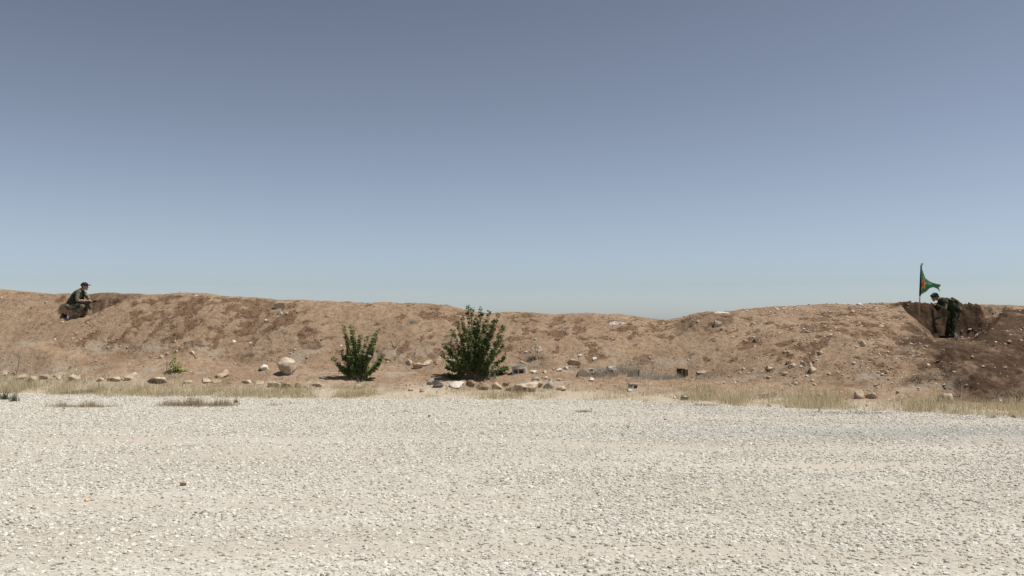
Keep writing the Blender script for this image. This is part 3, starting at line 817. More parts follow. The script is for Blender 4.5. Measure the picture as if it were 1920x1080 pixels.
# tan squared block
p = hit(1077, 687)
o = link_mesh('stone_block', rock_mesh('stone_block', .40, .24, .27, 7, 4, 0.95, 0.04), 'limestone_tan', None, (p[0], p[1] + .1, p[2] + .07), (0, .03, .15))
tag(o, 'squared tan stone block lying on the slope foot right of the pale sack', 'block')
# grey half-round slab
def half_round(w, h, nseg=12):
    return [(-w / 2, 0)] + [(-w / 2 * math.cos(math.pi * k / nseg), h * (.25 + .75 * math.sin(math.pi * k / nseg) ** .8)) for k in range(0, nseg + 1)] + [(w / 2, 0)]
p = hit(1093, 707)
o = link_mesh('concrete_lump', prism_mesh('concrete_lump', half_round(.33, .24), .16, .02), 'concrete_dull', None, (p[0], p[1] + .02, p[2] - .03), (-.12, 0, .05))
tag(o, 'brownish half round concrete lump at the left end of the grey brush', 'concrete')
# upright holed fragment
p = hit(1112, 705)
o = link_mesh('block_fragment', cells_mesh('block_fragment', [-.12, -.085, .0, .03, .10, .135], [0, .04, .115, .15, .21, .25], [(1, 1), (1, 3), (3, 1)], .11, .016, 9, skip=[(4, 4), (3, 4), (4, 3), (3, 3)]), 'concrete', None, (p[0] + .02, p[1] + .03, p[2] - .03), (-.25, -.16, -.15))
tag(o, 'jagged upright block fragment with triangular holes in the grey brush', 'block')
# broken block with one opening
p = hit(1148, 702)
o = link_mesh('block_fragment', cells_mesh('block_fragment', [-.115, -.08, .02, .115], [0, .13, .19, .25], [(1, 0), (0, 0)], .16, .014, 12), 'concrete', None, (p[0], p[1] + .03, p[2] - .02), (-.1, .06, .2))
tag(o, 'arched white block fragment with one dark opening in the grey brush', 'block')
# grey slab with pale edge
p = hit(1191, 707)
o = link_mesh('concrete_lump', prism_mesh('concrete_lump', [(-.22, 0), (-.20, .08), (-.12, .19), (-.02, .225), (.10, .225), (.10, 0)], .15, .012), 'concrete_dull', None, (p[0], p[1] + .03, p[2] - .02), (-.08, 0, -.05))
tag(o, 'brownish rounded slab leaning in the middle of the grey brush', 'concrete')
o = link_mesh('concrete_slab', prism_mesh('concrete_slab', [(0, 0), (.045, 0), (.05, .235), (.005, .24)], .20, .006), 'concrete', None, (p[0] + .108, p[1] + .0, p[2] - .02), (-.08, 0, -.05))
tag(o, 'narrow pale slab edge standing against the rounded slab in the grey brush', 'slab')
# dark metal box with stripe
p = hit(1281, 707)
def box_me(name, sx, sy, sz, bev=0.006, off=(0, 0, 0)):
    bm = bmesh.new(); bmesh.ops.create_cube(bm, size=1)
    for v in bm.verts: v.co = Vector((v.co.x * sx + off[0], v.co.y * sy + off[1], v.co.z * sz + off[2]))
    if bev: bmesh.ops.bevel(bm, geom=list(bm.edges), offset=bev, segments=2, affect='EDGES')
    me = bpy.data.meshes.new(name); bm.to_mesh(me); bm.free(); return me
bxo = empty('metal_box', (p[0], p[1] + .12, p[2] - .02), math.radians(-38), 'dark rusty metal box with a tan stripe in the grey brush', 'box')
for (sx, sy, sz, off) in ((.25, .012, .24, (0, -.10, .12)), (.25, .012, .22, (0, .10, .11)), (.012, .188, .235, (-.119, 0, .118)), (.012, .188, .225, (.119, 0, .113))):
    link_mesh('side_panel', box_me('side_panel', sx, sy, sz, .003, off), 'rust_metal', bxo)
link_mesh('bottom', box_me('bottom', .22, .18, .012, .003, (0, 0, .012)), 'rust_metal', bxo)
link_mesh('stripe', box_me('stripe', .05, .004, .225, .001, (.055, -.109, .118)), 'tan_paint', bxo)
link_mesh('rim', box_me('rim', .256, .02, .012, .003, (0, -.10, .246)), 'rust_metal', bxo)
# tilted broken block by gravel
p = hit(1187, 731)
o = link_mesh('block_fragment', cells_mesh('block_fragment', [-.13, -.095, -.01, .02, .10, .13], [0, .035, .125, .17], [(1, 1), (3, 1)], .14, .012, 15, skip=[(0, 1), (0, 0)]), 'concrete', None, (p[0], p[1] + .04, p[2] + .0), (-.12, .16, .1))
tag(o, 'small tilted broken block with dark holes near the gravel edge', 'block')
# slab on upper left slope
p = hit(523, 577)
o = link_mesh('concrete_slab', prism_mesh('concrete_slab', [(-.20, -.03), (.18, -.05), (.19, .15), (.05, .17), (-.10, .13)], .30, .015), 'concrete_dull', None, (p[0], p[1] - .05, p[2] - .0), (.15, .03, .35))
tag(o, 'grey brown concrete slab stuck in the slope just below the left crest', 'slab')

def crumple(name, w, d, h, seed, nx=14, ny=8, mat='plastic_scrap', thick=0.006):
    rs = np.random.RandomState(seed)
    xs = np.linspace(-w / 2, w / 2, nx); ys = np.linspace(-d / 2, d / 2, ny)
    X, Y = np.meshgrid(xs, ys)
    o1, o2 = rs.uniform(0, 90, 2)
    e = np.sqrt((X / (w / 2)) ** 2 + (Y / (d / 2)) ** 2)
    Z = h * (np.clip(1.05 - e, 0, 1) ** .6) * (0.72 + 0.55 * gnoise(X / w * 5 + o1, Y / d * 3.5 + o2, seed)) + 0.12 * h * gnoise(X / w * 11, Y / d * 8, seed + 3)
    X = X + 0.05 * w * gnoise(X / w * 4, Y / d * 4, seed + 5); Y = Y + 0.06 * d * gnoise(X / w * 4, Y / d * 4, seed + 6)
    Vt = np.stack([X, Y, Z], -1).reshape(-1, 3); Vb = Vt - [0, 0, thick]
    nn = nx * ny
    F = []
    for j in range(ny - 1):
        for i in range(nx - 1):
            a = j * nx + i; q = (a, a + 1, a + nx + 1, a + nx)
            F.append(q); F.append(tuple(nn + t for t in q[::-1]))
    ring = [i for i in range(nx)] + [j * nx + nx - 1 for j in range(1, ny)] + [(ny - 1) * nx + i for i in range(nx - 2, -1, -1)] + [j * nx for j in range(ny - 2, 0, -1)]
    for a, b2 in zip(ring, ring[1:] + ring[:1]):
        F.append((a, nn + a, nn + b2, b2))
    return mesh_np(name, np.concatenate([Vt, Vb]), F)
def scrap(px, py, wpx, hpx, label, seed, name='plastic_scrap', mat='plastic_scrap', cat='plastic', dk=0.5, rot=(0, 0, 0), lift=0.0):
    p = hit(px, py + hpx * .4); k = p[1] / FPX
    o = link_mesh(name, crumple(name, wpx * k, wpx * k * dk, hpx * k, seed), mat, None, (p[0], p[1] + wpx * k * dk * .4, p[2] + lift), rot)
    return tag(o, label, cat)
scrap(1008, 654, 26, 14, 'crumpled pale sack lying on grey grass right of the big bush', 31, 'sack', 'limestone', 'sack', .6, (.2, 0, .1))
scrap(1160, 606, 34, 8, 'torn white plastic sheet below the crest left of the dip', 32, rot=(.5, .05, 0), dk=.45)
scrap(1148, 604, 12, 5, 'small torn white strip beside the plastic sheet below the crest', 37, rot=(.5, .2, .4), dk=.4)
scrap(1354, 587, 30, 4, 'flat pale plastic sheet on the knoll right of the dip', 33, rot=(.1, 0, 0), dk=.4, lift=.02)
scrap(1320, 697, 24, 6, 'dusty limp sheet right of the dark metal box', 34, 'cloth_sheet', 'limestone', 'cloth', .5, (.15, .05, 0))
scrap(1771, 701, 8, 3, 'tiny teal plastic shard on the dark dug soil', 36, 'plastic_shard', 'teal_plastic', 'plastic')

# crushed can at the gravel edge
def lathe(name, prof, nseg=20):
    V = []; F = []
    for r, z in prof:
        for k in range(nseg):
            a = 2 * math.pi * k / nseg; V.append((r * math.cos(a), r * math.sin(a), z))
    m_ = len(prof)
    for j in range(m_ - 1):
        for k in range(nseg):
            a = j * nseg + k; b2 = j * nseg + (k + 1) % nseg
            F.append((a, b2, b2 + nseg, a + nseg))
    F.append(tuple(range(nseg))[::-1]); F.append(tuple((m_ - 1) * nseg + k for k in range(nseg)))
    return mesh_np(name, V, F)
p = hit(1285, 749)
co_ = empty('crushed_can', (p[0], p[1], p[2] + .05), .3, 'crushed dark can lying at the edge of the right gravel', 'can')
cb = link_mesh('can_body', lathe('can_body', [(.045, -.10), (.052, -.095), (.047, -.03), (.056, .02), (.05, .095), (.044, .10)], 14), 'can_metal', co_, (0, 0, 0), (0, math.pi / 2, 0), True)
link_mesh('can_end', lathe('can_end', [(.047, 0), (.049, .008), (.02, .010)], 14), 'plastic_scrap', co_, (.101, 0, 0), (0, math.pi / 2, 0))

def bottle(px, py, label, lean=0.0):
    p = hit(px, py); e = empty('water_bottle', (p[0], p[1] + .02, p[2] - .005), .2, label, 'bottle')
    e.rotation_euler = (0, lean, 0)
    link_mesh('bottle_body', lathe('bottle_body', [(.030, 0), (.036, .006), (.036, .07), (.033, .085), (.036, .10), (.036, .155), (.030, .185), (.014, .215), (.013, .225)]), 'clear_plastic', e, smooth=True)
    link_mesh('bottle_label', lathe('bottle_label', [(.0368, .085), (.0372, .09), (.0372, .14), (.0368, .145)]), 'bottle_label', e, smooth=True)
    link_mesh('bottle_cap', lathe('bottle_cap', [(.0155, .222), (.0158, .225), (.0158, .243), (.014, .246)]), 'bottle_cap', e, smooth=True)
bottle(127, 601, 'clear water bottle standing behind the crouching figure with the black cap')
bottle(1793, 637, 'clear water bottle standing at the feet of the stooping figure')

# ------------------------------------------------------------------ grass, weeds, twigs
def blades(n, base, height, width, lean, seed, curl=0.5):
    """n thin bent blades; base (n,3), height (n,)"""
    rs = np.random.RandomState(seed)
    a = rs.uniform(0, 2 * np.pi, n); t = rs.uniform(0, 2 * np.pi, n)
    ld = np.stack([np.cos(t), np.sin(t), np.zeros(n)], -1) * (rs.uniform(0.1, 1, n) * lean * height)[:, None]
    wd = np.stack([np.cos(a), np.sin(a), np.zeros(n)], -1) * (width * rs.uniform(.6, 1.3, n))[:, None]
    up = np.stack([np.zeros(n), np.zeros(n), height], -1)
    mid = base + up * .55 + ld * .35; tip = base + up * (1 - .2 * curl * rs.uniform(0, 1, n))[:, None] + ld
    V = np.stack([base - wd, base + wd, mid - wd * .7, mid + wd * .7, tip], 1).reshape(-1, 3)
    k = np.arange(n)[:, None] * 5
    F = np.concatenate([k + [0, 1, 3], k + [0, 3, 2], k + [2, 3, 4]], 0)
    return V, F
def grass_obj(name, V, F, mat, origin):
    return link_mesh(name, mesh_np(name, V - np.asarray(origin), F), mat, None, tuple(origin))

# the strip of dry grass along the gravel edge
rs = np.random.RandomState(5)
N = 84000
X = rs.uniform(-17.5, 13.5, N); W = rs.beta(1.6, 2.3, N) * 3.0 - 0.75
wid = np.interp(X, [-17, -5, -2, 0, 4, 8, 14], [.75, .62, .5, .55, .75, .85, .9])
Yb = yg_f(X) + W * wid + 0.4 * gnoise(X * .8, X * 0, 201) + 0.25 * gnoise(X * 2.3, X * 0, 205)
patch = fbm(X * 0.9, Yb * 1.4, 3, 202) * .8 + .4 * gnoise(X * .25, X * 0, 203)
prob = ss(-0.12, 0.42, patch + np.interp(X, [-17, -7, -5.5, -2, 0, 3, 14], [.28, .22, .05, -.12, .08, .12, .25])) * (960 + FPX * X / Yb < 2020) * (960 + FPX * X / Yb > -90)
keep = rs.uniform(0, 1, N) < prob * 0.9
X, Yb = X[keep], Yb[keep]
Zb = np.maximum(H(X, Yb), ground_z(X, Yb)) - 0.01
hh = (.04 + .22 * rs.uniform(0, 1, len(X)) ** 1.8) * (1 + .8 * ss(.25, .6, fbm(X * 1.7, Yb * 2.2, 2, 206))) * (0.7 + .9 * ss(-.4, .5, gnoise(X * 1.1, Yb * 1.1, 204))) * np.interp(X, [-15, 0, 8, 13], [1.0, .95, 1.15, 1.3])
V, F = blades(len(X), np.stack([X, Yb, Zb], -1), hh, 0.0035, .55, 6)
tag(grass_obj('dry_grass', V, F, 'straw', (0, 22, 0)), 'strip of dry straw coloured grass along the gravel edge', kind='stuff')
# sparse dead stubble on the bench and lower slope
N = 5200
X = rs.uniform(-17, 12, N); Yb = yg_f(X) + rs.uniform(.4, 4.2, N)
keep = (fbm(X * .8, Yb * 1.6, 3, 207) > .06) & (X < 9.5)
X, Yb = X[keep], Yb[keep]; Zb = H(X, Yb) - .01
V, F = blades(len(X), np.stack([X, Yb, Zb], -1), rs.uniform(.03, .11, len(X)), 0.004, .9, 8)
tag(grass_obj('dry_stubble', V, F, 'straw_grey', (0, 25, 0)), 'thin grey stubble scattered over the berm foot', kind='stuff')

TS = [300]
def tuft(px, py, wpx, hpx, n, mat, label, name='grass_tuft', cat='grass', lean=.5, width=.004, dfac=.35, density_pow=1.0, group=None):
    TS[0] += 1; r2 = np.random.RandomState(TS[0])
    p = hit(px, py); k = p[1] / FPX
    w = wpx * k; d = max(w * dfac, .06); d = min(d, .6)
    g = r2.normal(0, .22 if cat == 'grass' else .17, (n, 2)) if density_pow == 1.0 else np.stack([(r2.beta(1.6, 1.6, n) - .5) * 1.1 + r2.choice(r2.normal(0, .10, 9), n) * .5, r2.normal(0, .28, n)], -1)
    g = np.clip(g, -.6, .6)
    bx_ = p[0] + g[:, 0] * w; by_ = p[1] + g[:, 1] * d
    bz_ = np.maximum(H(bx_, by_), 0) - .01
    hgt = hpx * k * (.2 + .8 * r2.uniform(0, 1, n) ** 1.6) * (1 - .7 * np.abs(g[:, 0])) * (.75 + .5 * gnoise(bx_ * 3.0, by_ * 3.0, TS[0]))
    V, F = blades(n, np.stack([bx_, by_, bz_], -1), hgt, width, lean, TS[0] + 1)
    o = grass_obj(name, V, F, mat, (p[0], p[1], p[2]))
    if density_pow != 1.0 or cat == 'grass': o['kind'] = 'stuff'
    return tag(o, label, cat, group)
tuft(370, 761, 150, 27, 2000, 'straw_brown', 'wide patch of dry grass standing alone on the left gravel', density_pow=0, dfac=.26, width=.0035)
tuft(360, 763, 130, 9, 900, 'straw_grey', 'low grey litter under the wide patch of dry grass on the left gravel', density_pow=0, dfac=.10, lean=1.2, name='grass_litter')
tuft(443, 755, 12, 18, 90, 'straw_brown', 'narrow brown tuft right of the wide grass patch')
tuft(150, 763, 130, 21, 800, 'straw_brown', 'thin brown grass patch on the far left gravel', density_pow=0, dfac=.16)
tuft(517, 760, 40, 10, 160, 'straw_brown', 'short dry grass patch on gravel below the boulder', density_pow=0)
tuft(545, 757, 6, 18, 20, 'straw_grey', 'few thin stalks right of the short grass patch below the boulder', lean=.5)
tuft(121, 767, 4, 13, 12, 'weed_green', 'single dark green stalk in the thin brown patch', name='weed', cat='weed')
tuft(762, 773, 22, 9, 90, 'straw_brown', 'small dry tuft on gravel between the bushes')
tuft(976, 766, 20, 8, 40, 'straw_brown', 'very small dry tuft on gravel right of the big bush')
tuft(1093, 772, 36, 12, 220, 'straw_brown', 'low dry tuft on gravel right of centre')
tuft(1600, 775, 180, 9, 520, 'weed_dark', 'long dark patch of low weeds on the right gravel', name='weed_patch', cat='weed', density_pow=0, dfac=.22, lean=1.3)
tuft(1536, 772, 6, 26, 14, 'straw_brown', 'thin upright stalks at the left of the dark weed patch')
tuft(1592, 772, 6, 22, 12, 'straw_brown', 'thin upright stalks in the middle of the dark weed patch')
tuft(1320, 760, 60, 7, 200, 'weed_dark', 'short dark weed streak at the gravel edge right of the can', name='weed_patch', cat='weed', density_pow=0, dfac=.10, lean=1.3)
tuft(1385, 752, 4, 12, 10, 'weed_dark', 'single dark stalk at the right gravel edge', name='weed', cat='weed')
tuft(1900, 783, 12, 22, 120, 'straw_brown', 'bristly brown tuft at the right edge gravel')
tuft(1863, 783, 26, 14, 130, 'straw', 'pale tuft left of the bristly brown one at the right edge')
tuft(1770, 747, 12, 20, 60, 'weed_dark', 'dark dry weed left of the big smooth right rock', name='weed', cat='weed')
tuft(8, 749, 34, 34, 130, 'weed_dark', 'dark green weed at the left picture edge', name='weed', cat='weed', lean=.7, width=.006)
tuft(27, 752, 26, 30, 90, 'weed_dark', 'grey green weed second from the left edge on the gravel', name='weed', cat='weed', lean=.8, width=.006)
tuft(226, 733, 8, 14, 30, 'weed_green', 'tiny green weed in the left grass strip', name='weed', cat='weed', lean=.8)
tuft(1436, 743, 50, 14, 160, 'straw_brown', 'brown seed heads in the right grass strip')
tuft(775, 606, 26, 20, 130, 'straw_grey', 'grey dry tuft high on the slope left of the big bush', lean=.9)
tuft(842, 626, 24, 8, 60, 'straw_grey', 'flat grey tuft just left of the top of the big bush', lean=1.2)
tuft(738, 632, 20, 12, 70, 'straw_grey', 'grey tuft on the slope right of the small bush', lean=1.0)
tuft(494, 628, 50, 14, 170, 'straw_grey', 'patch of grey tufts in the middle of the left slope', lean=1.1, density_pow=0)
tuft(530, 622, 26, 12, 90, 'straw_grey', 'grey tuft right of the grey patch on the left slope', lean=1.1)
tuft(495, 671, 60, 12, 200, 'straw_grey', 'low grey litter above the white rock by the boulder', lean=1.2, density_pow=0)
tuft(460, 668, 34, 9, 110, 'straw_grey', 'grey litter left of the boulder', lean=1.2)
tuft(592, 654, 30, 10, 70, 'straw_grey', 'faint grey tuft above and left of the small bush', lean=1.2)
tuft(748, 684, 40, 12, 160, 'straw_grey', 'grey litter left of the four rounded stones', lean=1.2, density_pow=0)
tuft(810, 690, 50, 9, 170, 'straw_grey', 'grey litter below the four rounded stones', lean=1.2, density_pow=0)
tuft(1000, 674, 42, 14, 340, 'twig_dark', 'dark reddish dead tuft below the pale sack', lean=.9)
tuft(1010, 666, 60, 12, 300, 'straw_grey', 'grey grass around the pale sack', lean=1.1, density_pow=0)
tuft(1060, 622, 26, 14, 90, 'straw_grey', 'grey tuft on the slope under the torn plastic sheet', lean=1.0)
tuft(1010, 689, 70, 14, 360, 'straw_grey', 'grey grass behind the hollow block and flat stones', lean=1.0, density_pow=0)
for i_, (px_, py_, w_, h_, n_, lb) in enumerate([
    (1128, 698, 60, 26, 700, 'left clump of grey brush between the holed block pieces'),
    (1170, 694, 60, 28, 800, 'thick grey brush left of the rounded slab'),
    (1215, 705, 70, 22, 800, 'grey brush right of the rounded slab'),
    (1258, 706, 50, 22, 560, 'grey brush just left of the dark metal box'),
    (1320, 706, 60, 16, 520, 'thin grey brush right of the dark metal box'),
    (1210, 684, 110, 16, 620, 'row of grey brush along the slope foot behind the slabs')]):
    tuft(px_, py_ + 4, w_, h_ * 1.05, int(n_ * 1.0), 'straw_grey', lb, 'dry_brush', 'brush', lean=1.0, width=.004, density_pow=0, dfac=.5)
tuft(1365, 712, 60, 7, 150, 'straw_grey', 'low grey streak of litter right of the grey brush', lean=1.3, density_pow=0)
tuft(1485, 696, 70, 14, 420, 'straw_grey', 'grey dead grass inside the stone ring', lean=1.2, density_pow=0)
tuft(1518, 700, 30, 10, 160, 'weed_dark', 'dark patch of dead weed at the right of the stone ring', name='weed', cat='weed', lean=1.2, density_pow=0)
tuft(1690, 662, 60, 20, 150, 'straw_grey', 'grey dead grass at the left edge of the dark soil', lean=1.1)
tuft(1722, 712, 60, 22, 320, 'weed_dark', 'dark dead brush at the left foot of the dark soil', name='dry_brush', cat='brush', lean=1.1, density_pow=0)
tuft(1612, 676, 50, 14, 120, 'straw_grey', 'faint grey grass on the middle of the right slope', lean=1.1)
tuft(325, 708, 60, 16, 260, 'straw_grey', 'grey dead grass around the yellow green plant', lean=1.1, density_pow=0)
tuft(95, 700, 50, 18, 120, 'straw_grey', 'grey dead weed behind the long flat yellowish rock', lean=1.0)
tuft(664, 727, 90, 22, 420, 'straw', 'dry straw around the foot of the small bush', lean=.7, density_pow=0, dfac=.3)
tuft(905, 728, 120, 16, 420, 'straw', 'dry straw among the rocks in front of the big bush', lean=.8, density_pow=0, dfac=.25)
tuft(915, 712, 50, 30, 160, 'twig_dry', 'bare dry stalks at the foot of the big bush', lean=.7, density_pow=0, dfac=.4)
tuft(336, 550, 10, 10, 20, 'straw_brown', 'thin dry stalks on the left crest', lean=.9)
tuft(1500, 573, 14, 6, 30, 'straw_grey', 'tiny grass wisps on the right crest', lean=.8)

def tube_path(pts, r0, r1, nseg=5):
    """tapered tube through points -> V, F lists"""
    V = []; F = []
    pts = [Vector(p) for p in pts]; m_ = len(pts)
    for i, p in enumerate(pts):
        d = (pts[min(i + 1, m_ - 1)] - pts[max(i - 1, 0)]).normalized()
        a = d.cross(Vector((0.13, 0.97, 0.2))); a.normalize(); b2 = d.cross(a)
        r = r0 + (r1 - r0) * i / max(1, m_ - 1)
        for k in range(nseg):
            t = 2 * math.pi * k / nseg
            V.append(p + (a * math.cos(t) + b2 * math.sin(t)) * r)
    for i in range(m_ - 1):
        for k in range(nseg):
            a = i * nseg + k; b2 = i * nseg + (k + 1) % nseg
            F.append((a, b2, b2 + nseg, a + nseg))
    F.append(tuple(range(nseg))[::-1]); F.append(tuple((m_ - 1) * nseg + k for k in range(nseg)))
    return V, F
def join(parts):
    V = []; F = []
    for v, f in parts:
        o_ = len(V); V += list(v); F += [tuple(i + o_ for i in q) for q in f]
    return V, F
# dead branches
def twigs(px, py, wpx, hpx, n, mat, label, name='dead_branch', seed=1, up=.6, r=.006, flat=False, cat='branch'):
    r2 = random.Random(seed); p = hit(px, py); k = p[1] / FPX
    w, h = wpx * k, hpx * k; parts = []
    for i in range(n):
        if flat:
            x0 = r2.uniform(-.42, .12) * w; y0 = r2.uniform(-.2, .2) * w * .25; a = r2.uniform(-.6, .6); Ln = r2.uniform(.35, .8) * w * .5
            pts = [(x0 + Ln * t * math.cos(a) + r2.uniform(-.02, .02), y0 + Ln * t * math.sin(a), 0) for t in (0, .33, .66, 1)]
            pts = [(x, y, zat(p[0] + x, p[1] + y) - p[2] + .008 + r2.uniform(0, h)) for x, y, _ in pts]
        else:
            a = r2.uniform(-1, 1); b2 = r2.uniform(-.4, .4)
            s0 = r2.uniform(0, .3)
            pts = [(w * .5 * a * (t ** 1.2), w * .4 * b2 * t, h * up * t * r2.uniform(.9, 1.1) * (1 - .3 * abs(a)) + .0) for t in (0, .35, .7, 1)]
        parts.append(tube_path(pts, r, r * .4, 4))
    V, F = join(parts)
    return tag(link_mesh(name, mesh_np(name, V, F), mat, None, tuple(p)), label, cat)
twigs(148, 737, 105, 2.0, 34, 'twig_dark', 'flat pile of dark twigs on the gravel near the left grass', 'twig_pile', 3, flat=True, r=.008)
twigs(32, 704, 40, 46, 9, 'twig_dry', 'bare pale dead shrub at the left edge behind the rocks', seed=5, up=1.0, r=.006)
twigs(312, 700, 12, 44, 3, 'twig_dry', 'thin bare brown stem left of the yellow green plant', seed=6, up=1.0, r=.006)
twigs(472, 640, 16, 14, 5, 'twig_dry', 'pale curled twig on the left slope above the boulder', seed=7, up=1, r=.005)
twigs(1712, 664, 60, 12, 7, 'twig_dry', 'dry pale branch lying along the left edge of the dark soil', seed=8, flat=True, r=.009)
twigs(1752, 712, 80, 14, 10, 'twig_dry', 'fallen pale branches on the lower dark soil', seed=9, flat=True, r=.009)
twigs(1800, 744, 50, 24, 9, 'twig_dry', 'dry branches right of the big smooth right rock', seed=10, up=.9, r=.007)
twigs(1870, 745, 50, 20, 7, 'twig_dry', 'dry stalks at the foot of the dark soil near the right edge', seed=12, up=.9, r=.006)
twigs(1085, 690, 20, 10, 6, 'twig_dark', 'small dark dead weed right of the tan block', seed=13, up=1, r=.005, name='dead_weed')
twigs(740, 655, 26, 22, 8, 'twig_dark', 'thin dark dead weed just right of the small bush', seed=14, up=1, r=.005, name='dead_weed')

# ------------------------------------------------------------------ leafy bushes
def leaf_quads(P, D, size, rsn):
    """pointed oval leaves at P pointing along D"""
    n = len(P)
    D = D / np.linalg.norm(D, axis=1)[:, None]
    R = rsn.normal(size=(n, 3)) * .55 + np.array([.25, -.15, .9]); S = np.cross(D, R); S /= np.linalg.norm(S, axis=1)[:, None]
    Nn = np.cross(S, D)
    sz = (size * rsn.uniform(.55, 1.3, n))[:, None]
    a = P; b_ = P + D * sz * .45 + S * sz * .30 + Nn * sz * .08; c_ = P + D * sz; d_ = P + D * sz * .45 - S * sz * .30 + Nn * sz * .08
    e_ = P + D * sz * .5
    V = np.stack([a, b_, c_, d_, e_], 1).reshape(-1, 3)
    k = np.arange(n)[:, None] * 5
    F = np.concatenate([k + [0, 1, 4], k + [1, 2, 4], k + [2, 3, 4], k + [3, 0, 4]], 0)
    return V, F
def bush(px, py, tips, label, seed, leaf=.065, per_m=85, mat='leaf_green', name='bush', r0=.014, side=5, depth=.8, side_len=.32, low=0.06):
    """tips: photo pixels of the shoot ends; shoots fan from the base"""
    rsn = np.random.RandomState(seed)
    p = hit(px, py); k = p[1] / FPX; p = p + [0, .25, 0]; p[2] = zat(p[0], p[1]) - .02
    root = empty(name, tuple(p), 0, label, 'bush')
    stems = []; LP_, LD_ = [], []
    def add_stem(A, B, C, r, leaves_from, dens):
        t = np.linspace(0, 1, 9)[:, None]
        pts = (1 - t) ** 2 * A + 2 * t * (1 - t) * B + t ** 2 * C
        pts[1:-1] += rsn.normal(0, .012, (7, 3))
        stems.append(tube_path([tuple(q) for q in pts], r, r * .25, 4))
        Ln = np.linalg.norm(C - A); m_ = int(Ln * dens)
        tt = leaves_from + (1 - leaves_from) * rsn.uniform(0, 1, m_) ** 0.72
        i = np.minimum((tt * 8).astype(int), 7); f = (tt * 8 - i)[:, None]
        q = pts[i] * (1 - f) + pts[i + 1] * f
        dr = (pts[i + 1] - pts[i]); dr /= np.linalg.norm(dr, axis=1)[:, None]
        rd = rsn.normal(size=(m_, 3)); rd -= dr * (rd * dr).sum(1)[:, None]; rd /= np.linalg.norm(rd, axis=1)[:, None]
        LP_.append(q + rd * .008); LD_.append(rd * .9 + dr * .35 + np.array([0, 0, -.35]))
        return pts
    for (tx, ty) in tips:
        w_ = rsn.uniform(-.5, .5) * depth
        tipw = at(tx, ty, p[1]) - p
        C = np.array([tipw[0], w_ * (0.4 + .6 * abs(tipw[0])), tipw[2]])
        A = np.array([rsn.normal(0, .07) + .12 * C[0], rsn.normal(0, .06), 0])
        B = np.array([C[0] * .55 + rsn.normal(0, .05), C[1] * .6, C[2] * .5])
        pts = add_stem(A, B, C, r0, low / max(.2, C[2]), per_m)
        for s_ in range(side):
            f = .15 + .78 * rsn.uniform(0, 1) ** .75; q = pts[int(f * 8)]
            an = rsn.uniform(0, 2 * np.pi); ln = side_len * rsn.uniform(.5, 1.1) * (1.1 - .7 * f)
            E = q + np.array([math.cos(an) * ln * .8, math.sin(an) * ln * .7, ln * rsn.uniform(.25, .9)])
            add_stem(q, (q + E) / 2 + np.array([math.cos(an), math.sin(an), 0]) * ln * .12, E, r0 * .4, .1, per_m * 1.15)
    V, F = join(stems)
    link_mesh('stems', mesh_np('stems', V, F), 'bark', root)
    P = np.concatenate(LP_); D = np.concatenate(LD_)
    V, F = leaf_quads(P, D, leaf, rsn)
    link_mesh('foliage', mesh_np('foliage', V, F), mat, root)
    return root
big_tips = [(878, 572), (885, 577), (902, 574), (917, 583), (936, 587), (866, 592), (857, 601), (945, 610), (850, 617), (927, 600), (893, 590), (909, 598),
    (833, 642), (828, 664), (835, 688), (845, 640), (944, 645), (941, 628), (946, 670), (952, 691), (941, 700), (841, 703), (872, 606), (899, 610), (919, 618), (886, 616),
    (858, 650), (930, 655), (864, 628), (908, 635), (880, 645), (922, 672), (850, 672), (895, 655), (868, 680), (912, 690)]
bush(887, 716, big_tips, 'big dense dark green bush in the middle reaching above the crest', 7, .072, 168, side=7, depth=1.15, side_len=.24, low=.14)
small_tips = [(644, 609), (656, 609), (660, 618), (676, 627), (688, 630), (709, 615), (701, 632), (650, 640), (668, 648), (694, 646), (621, 670), (629, 684),
    (640, 656), (719, 664), (714, 678), (706, 690), (682, 655), (660, 668), (640, 690), (652, 625), (663, 632), (704, 650), (672, 640), (648, 660), (690, 672)]
bush(666, 717, small_tips, 'smaller ragged green bush with forked top left of the big one', 17, .068, 165, 'leaf_fresh', side=9, depth=.7, side_len=.17, low=.12)
bush(325, 706, [(324, 662), (329, 666), (323, 674), (330, 680), (334, 690), (351, 694), (344, 699), (313, 692), (338, 684), (318, 682), (341, 692)], 'slender yellow green sapling among the left rocks', 23, .055, 75, 'leaf_yellow', 'sapling', .007, 3, .4, .12, .03)
bush(132, 700, [(131, 688), (136, 689), (127, 694), (138, 695), (133, 693)], 'tiny green sprout behind the left row of rocks', 27, .05, 70, 'weed_green', 'sprout', .005, 1, .3, .08, .02)
bush(1300, 712, [(1298, 704), (1303, 706)], 'tiny dull weed right beside the dark metal box', 28, .03, 40, 'weed_dark', 'weed', .004, 1, .2, .06, .02)
# plastic caught in the bushes
def caught(px, py, wpx, hpx, Y, label, seed):
    q = at(px, py, Y); k = Y / FPX
    o = link_mesh('plastic_rag', crumple('plastic_rag', wpx * k * .8, hpx * k * .55, hpx * k * .6, seed, 12, 9), 'plastic_scrap', None, tuple(q), (1.1, .2, .2))
    tag(o, label, 'plastic')
Yb_ = hit(887, 716)[1]
caught(849, 637, 12, 12, Yb_ - .10, 'white plastic rag caught high on the left of the big bush', 61)
caught(838, 645, 7, 6, Yb_ - .05, 'tiny white rag left of the larger rag in the big bush', 62)
caught(847, 675, 14, 6, Yb_ - .22, 'white plastic strip caught low on the left of the big bush', 63)
caught(693, 668, 7, 7, hit(666, 717)[1] - .1, 'white scrap caught in the small forked bush', 64)

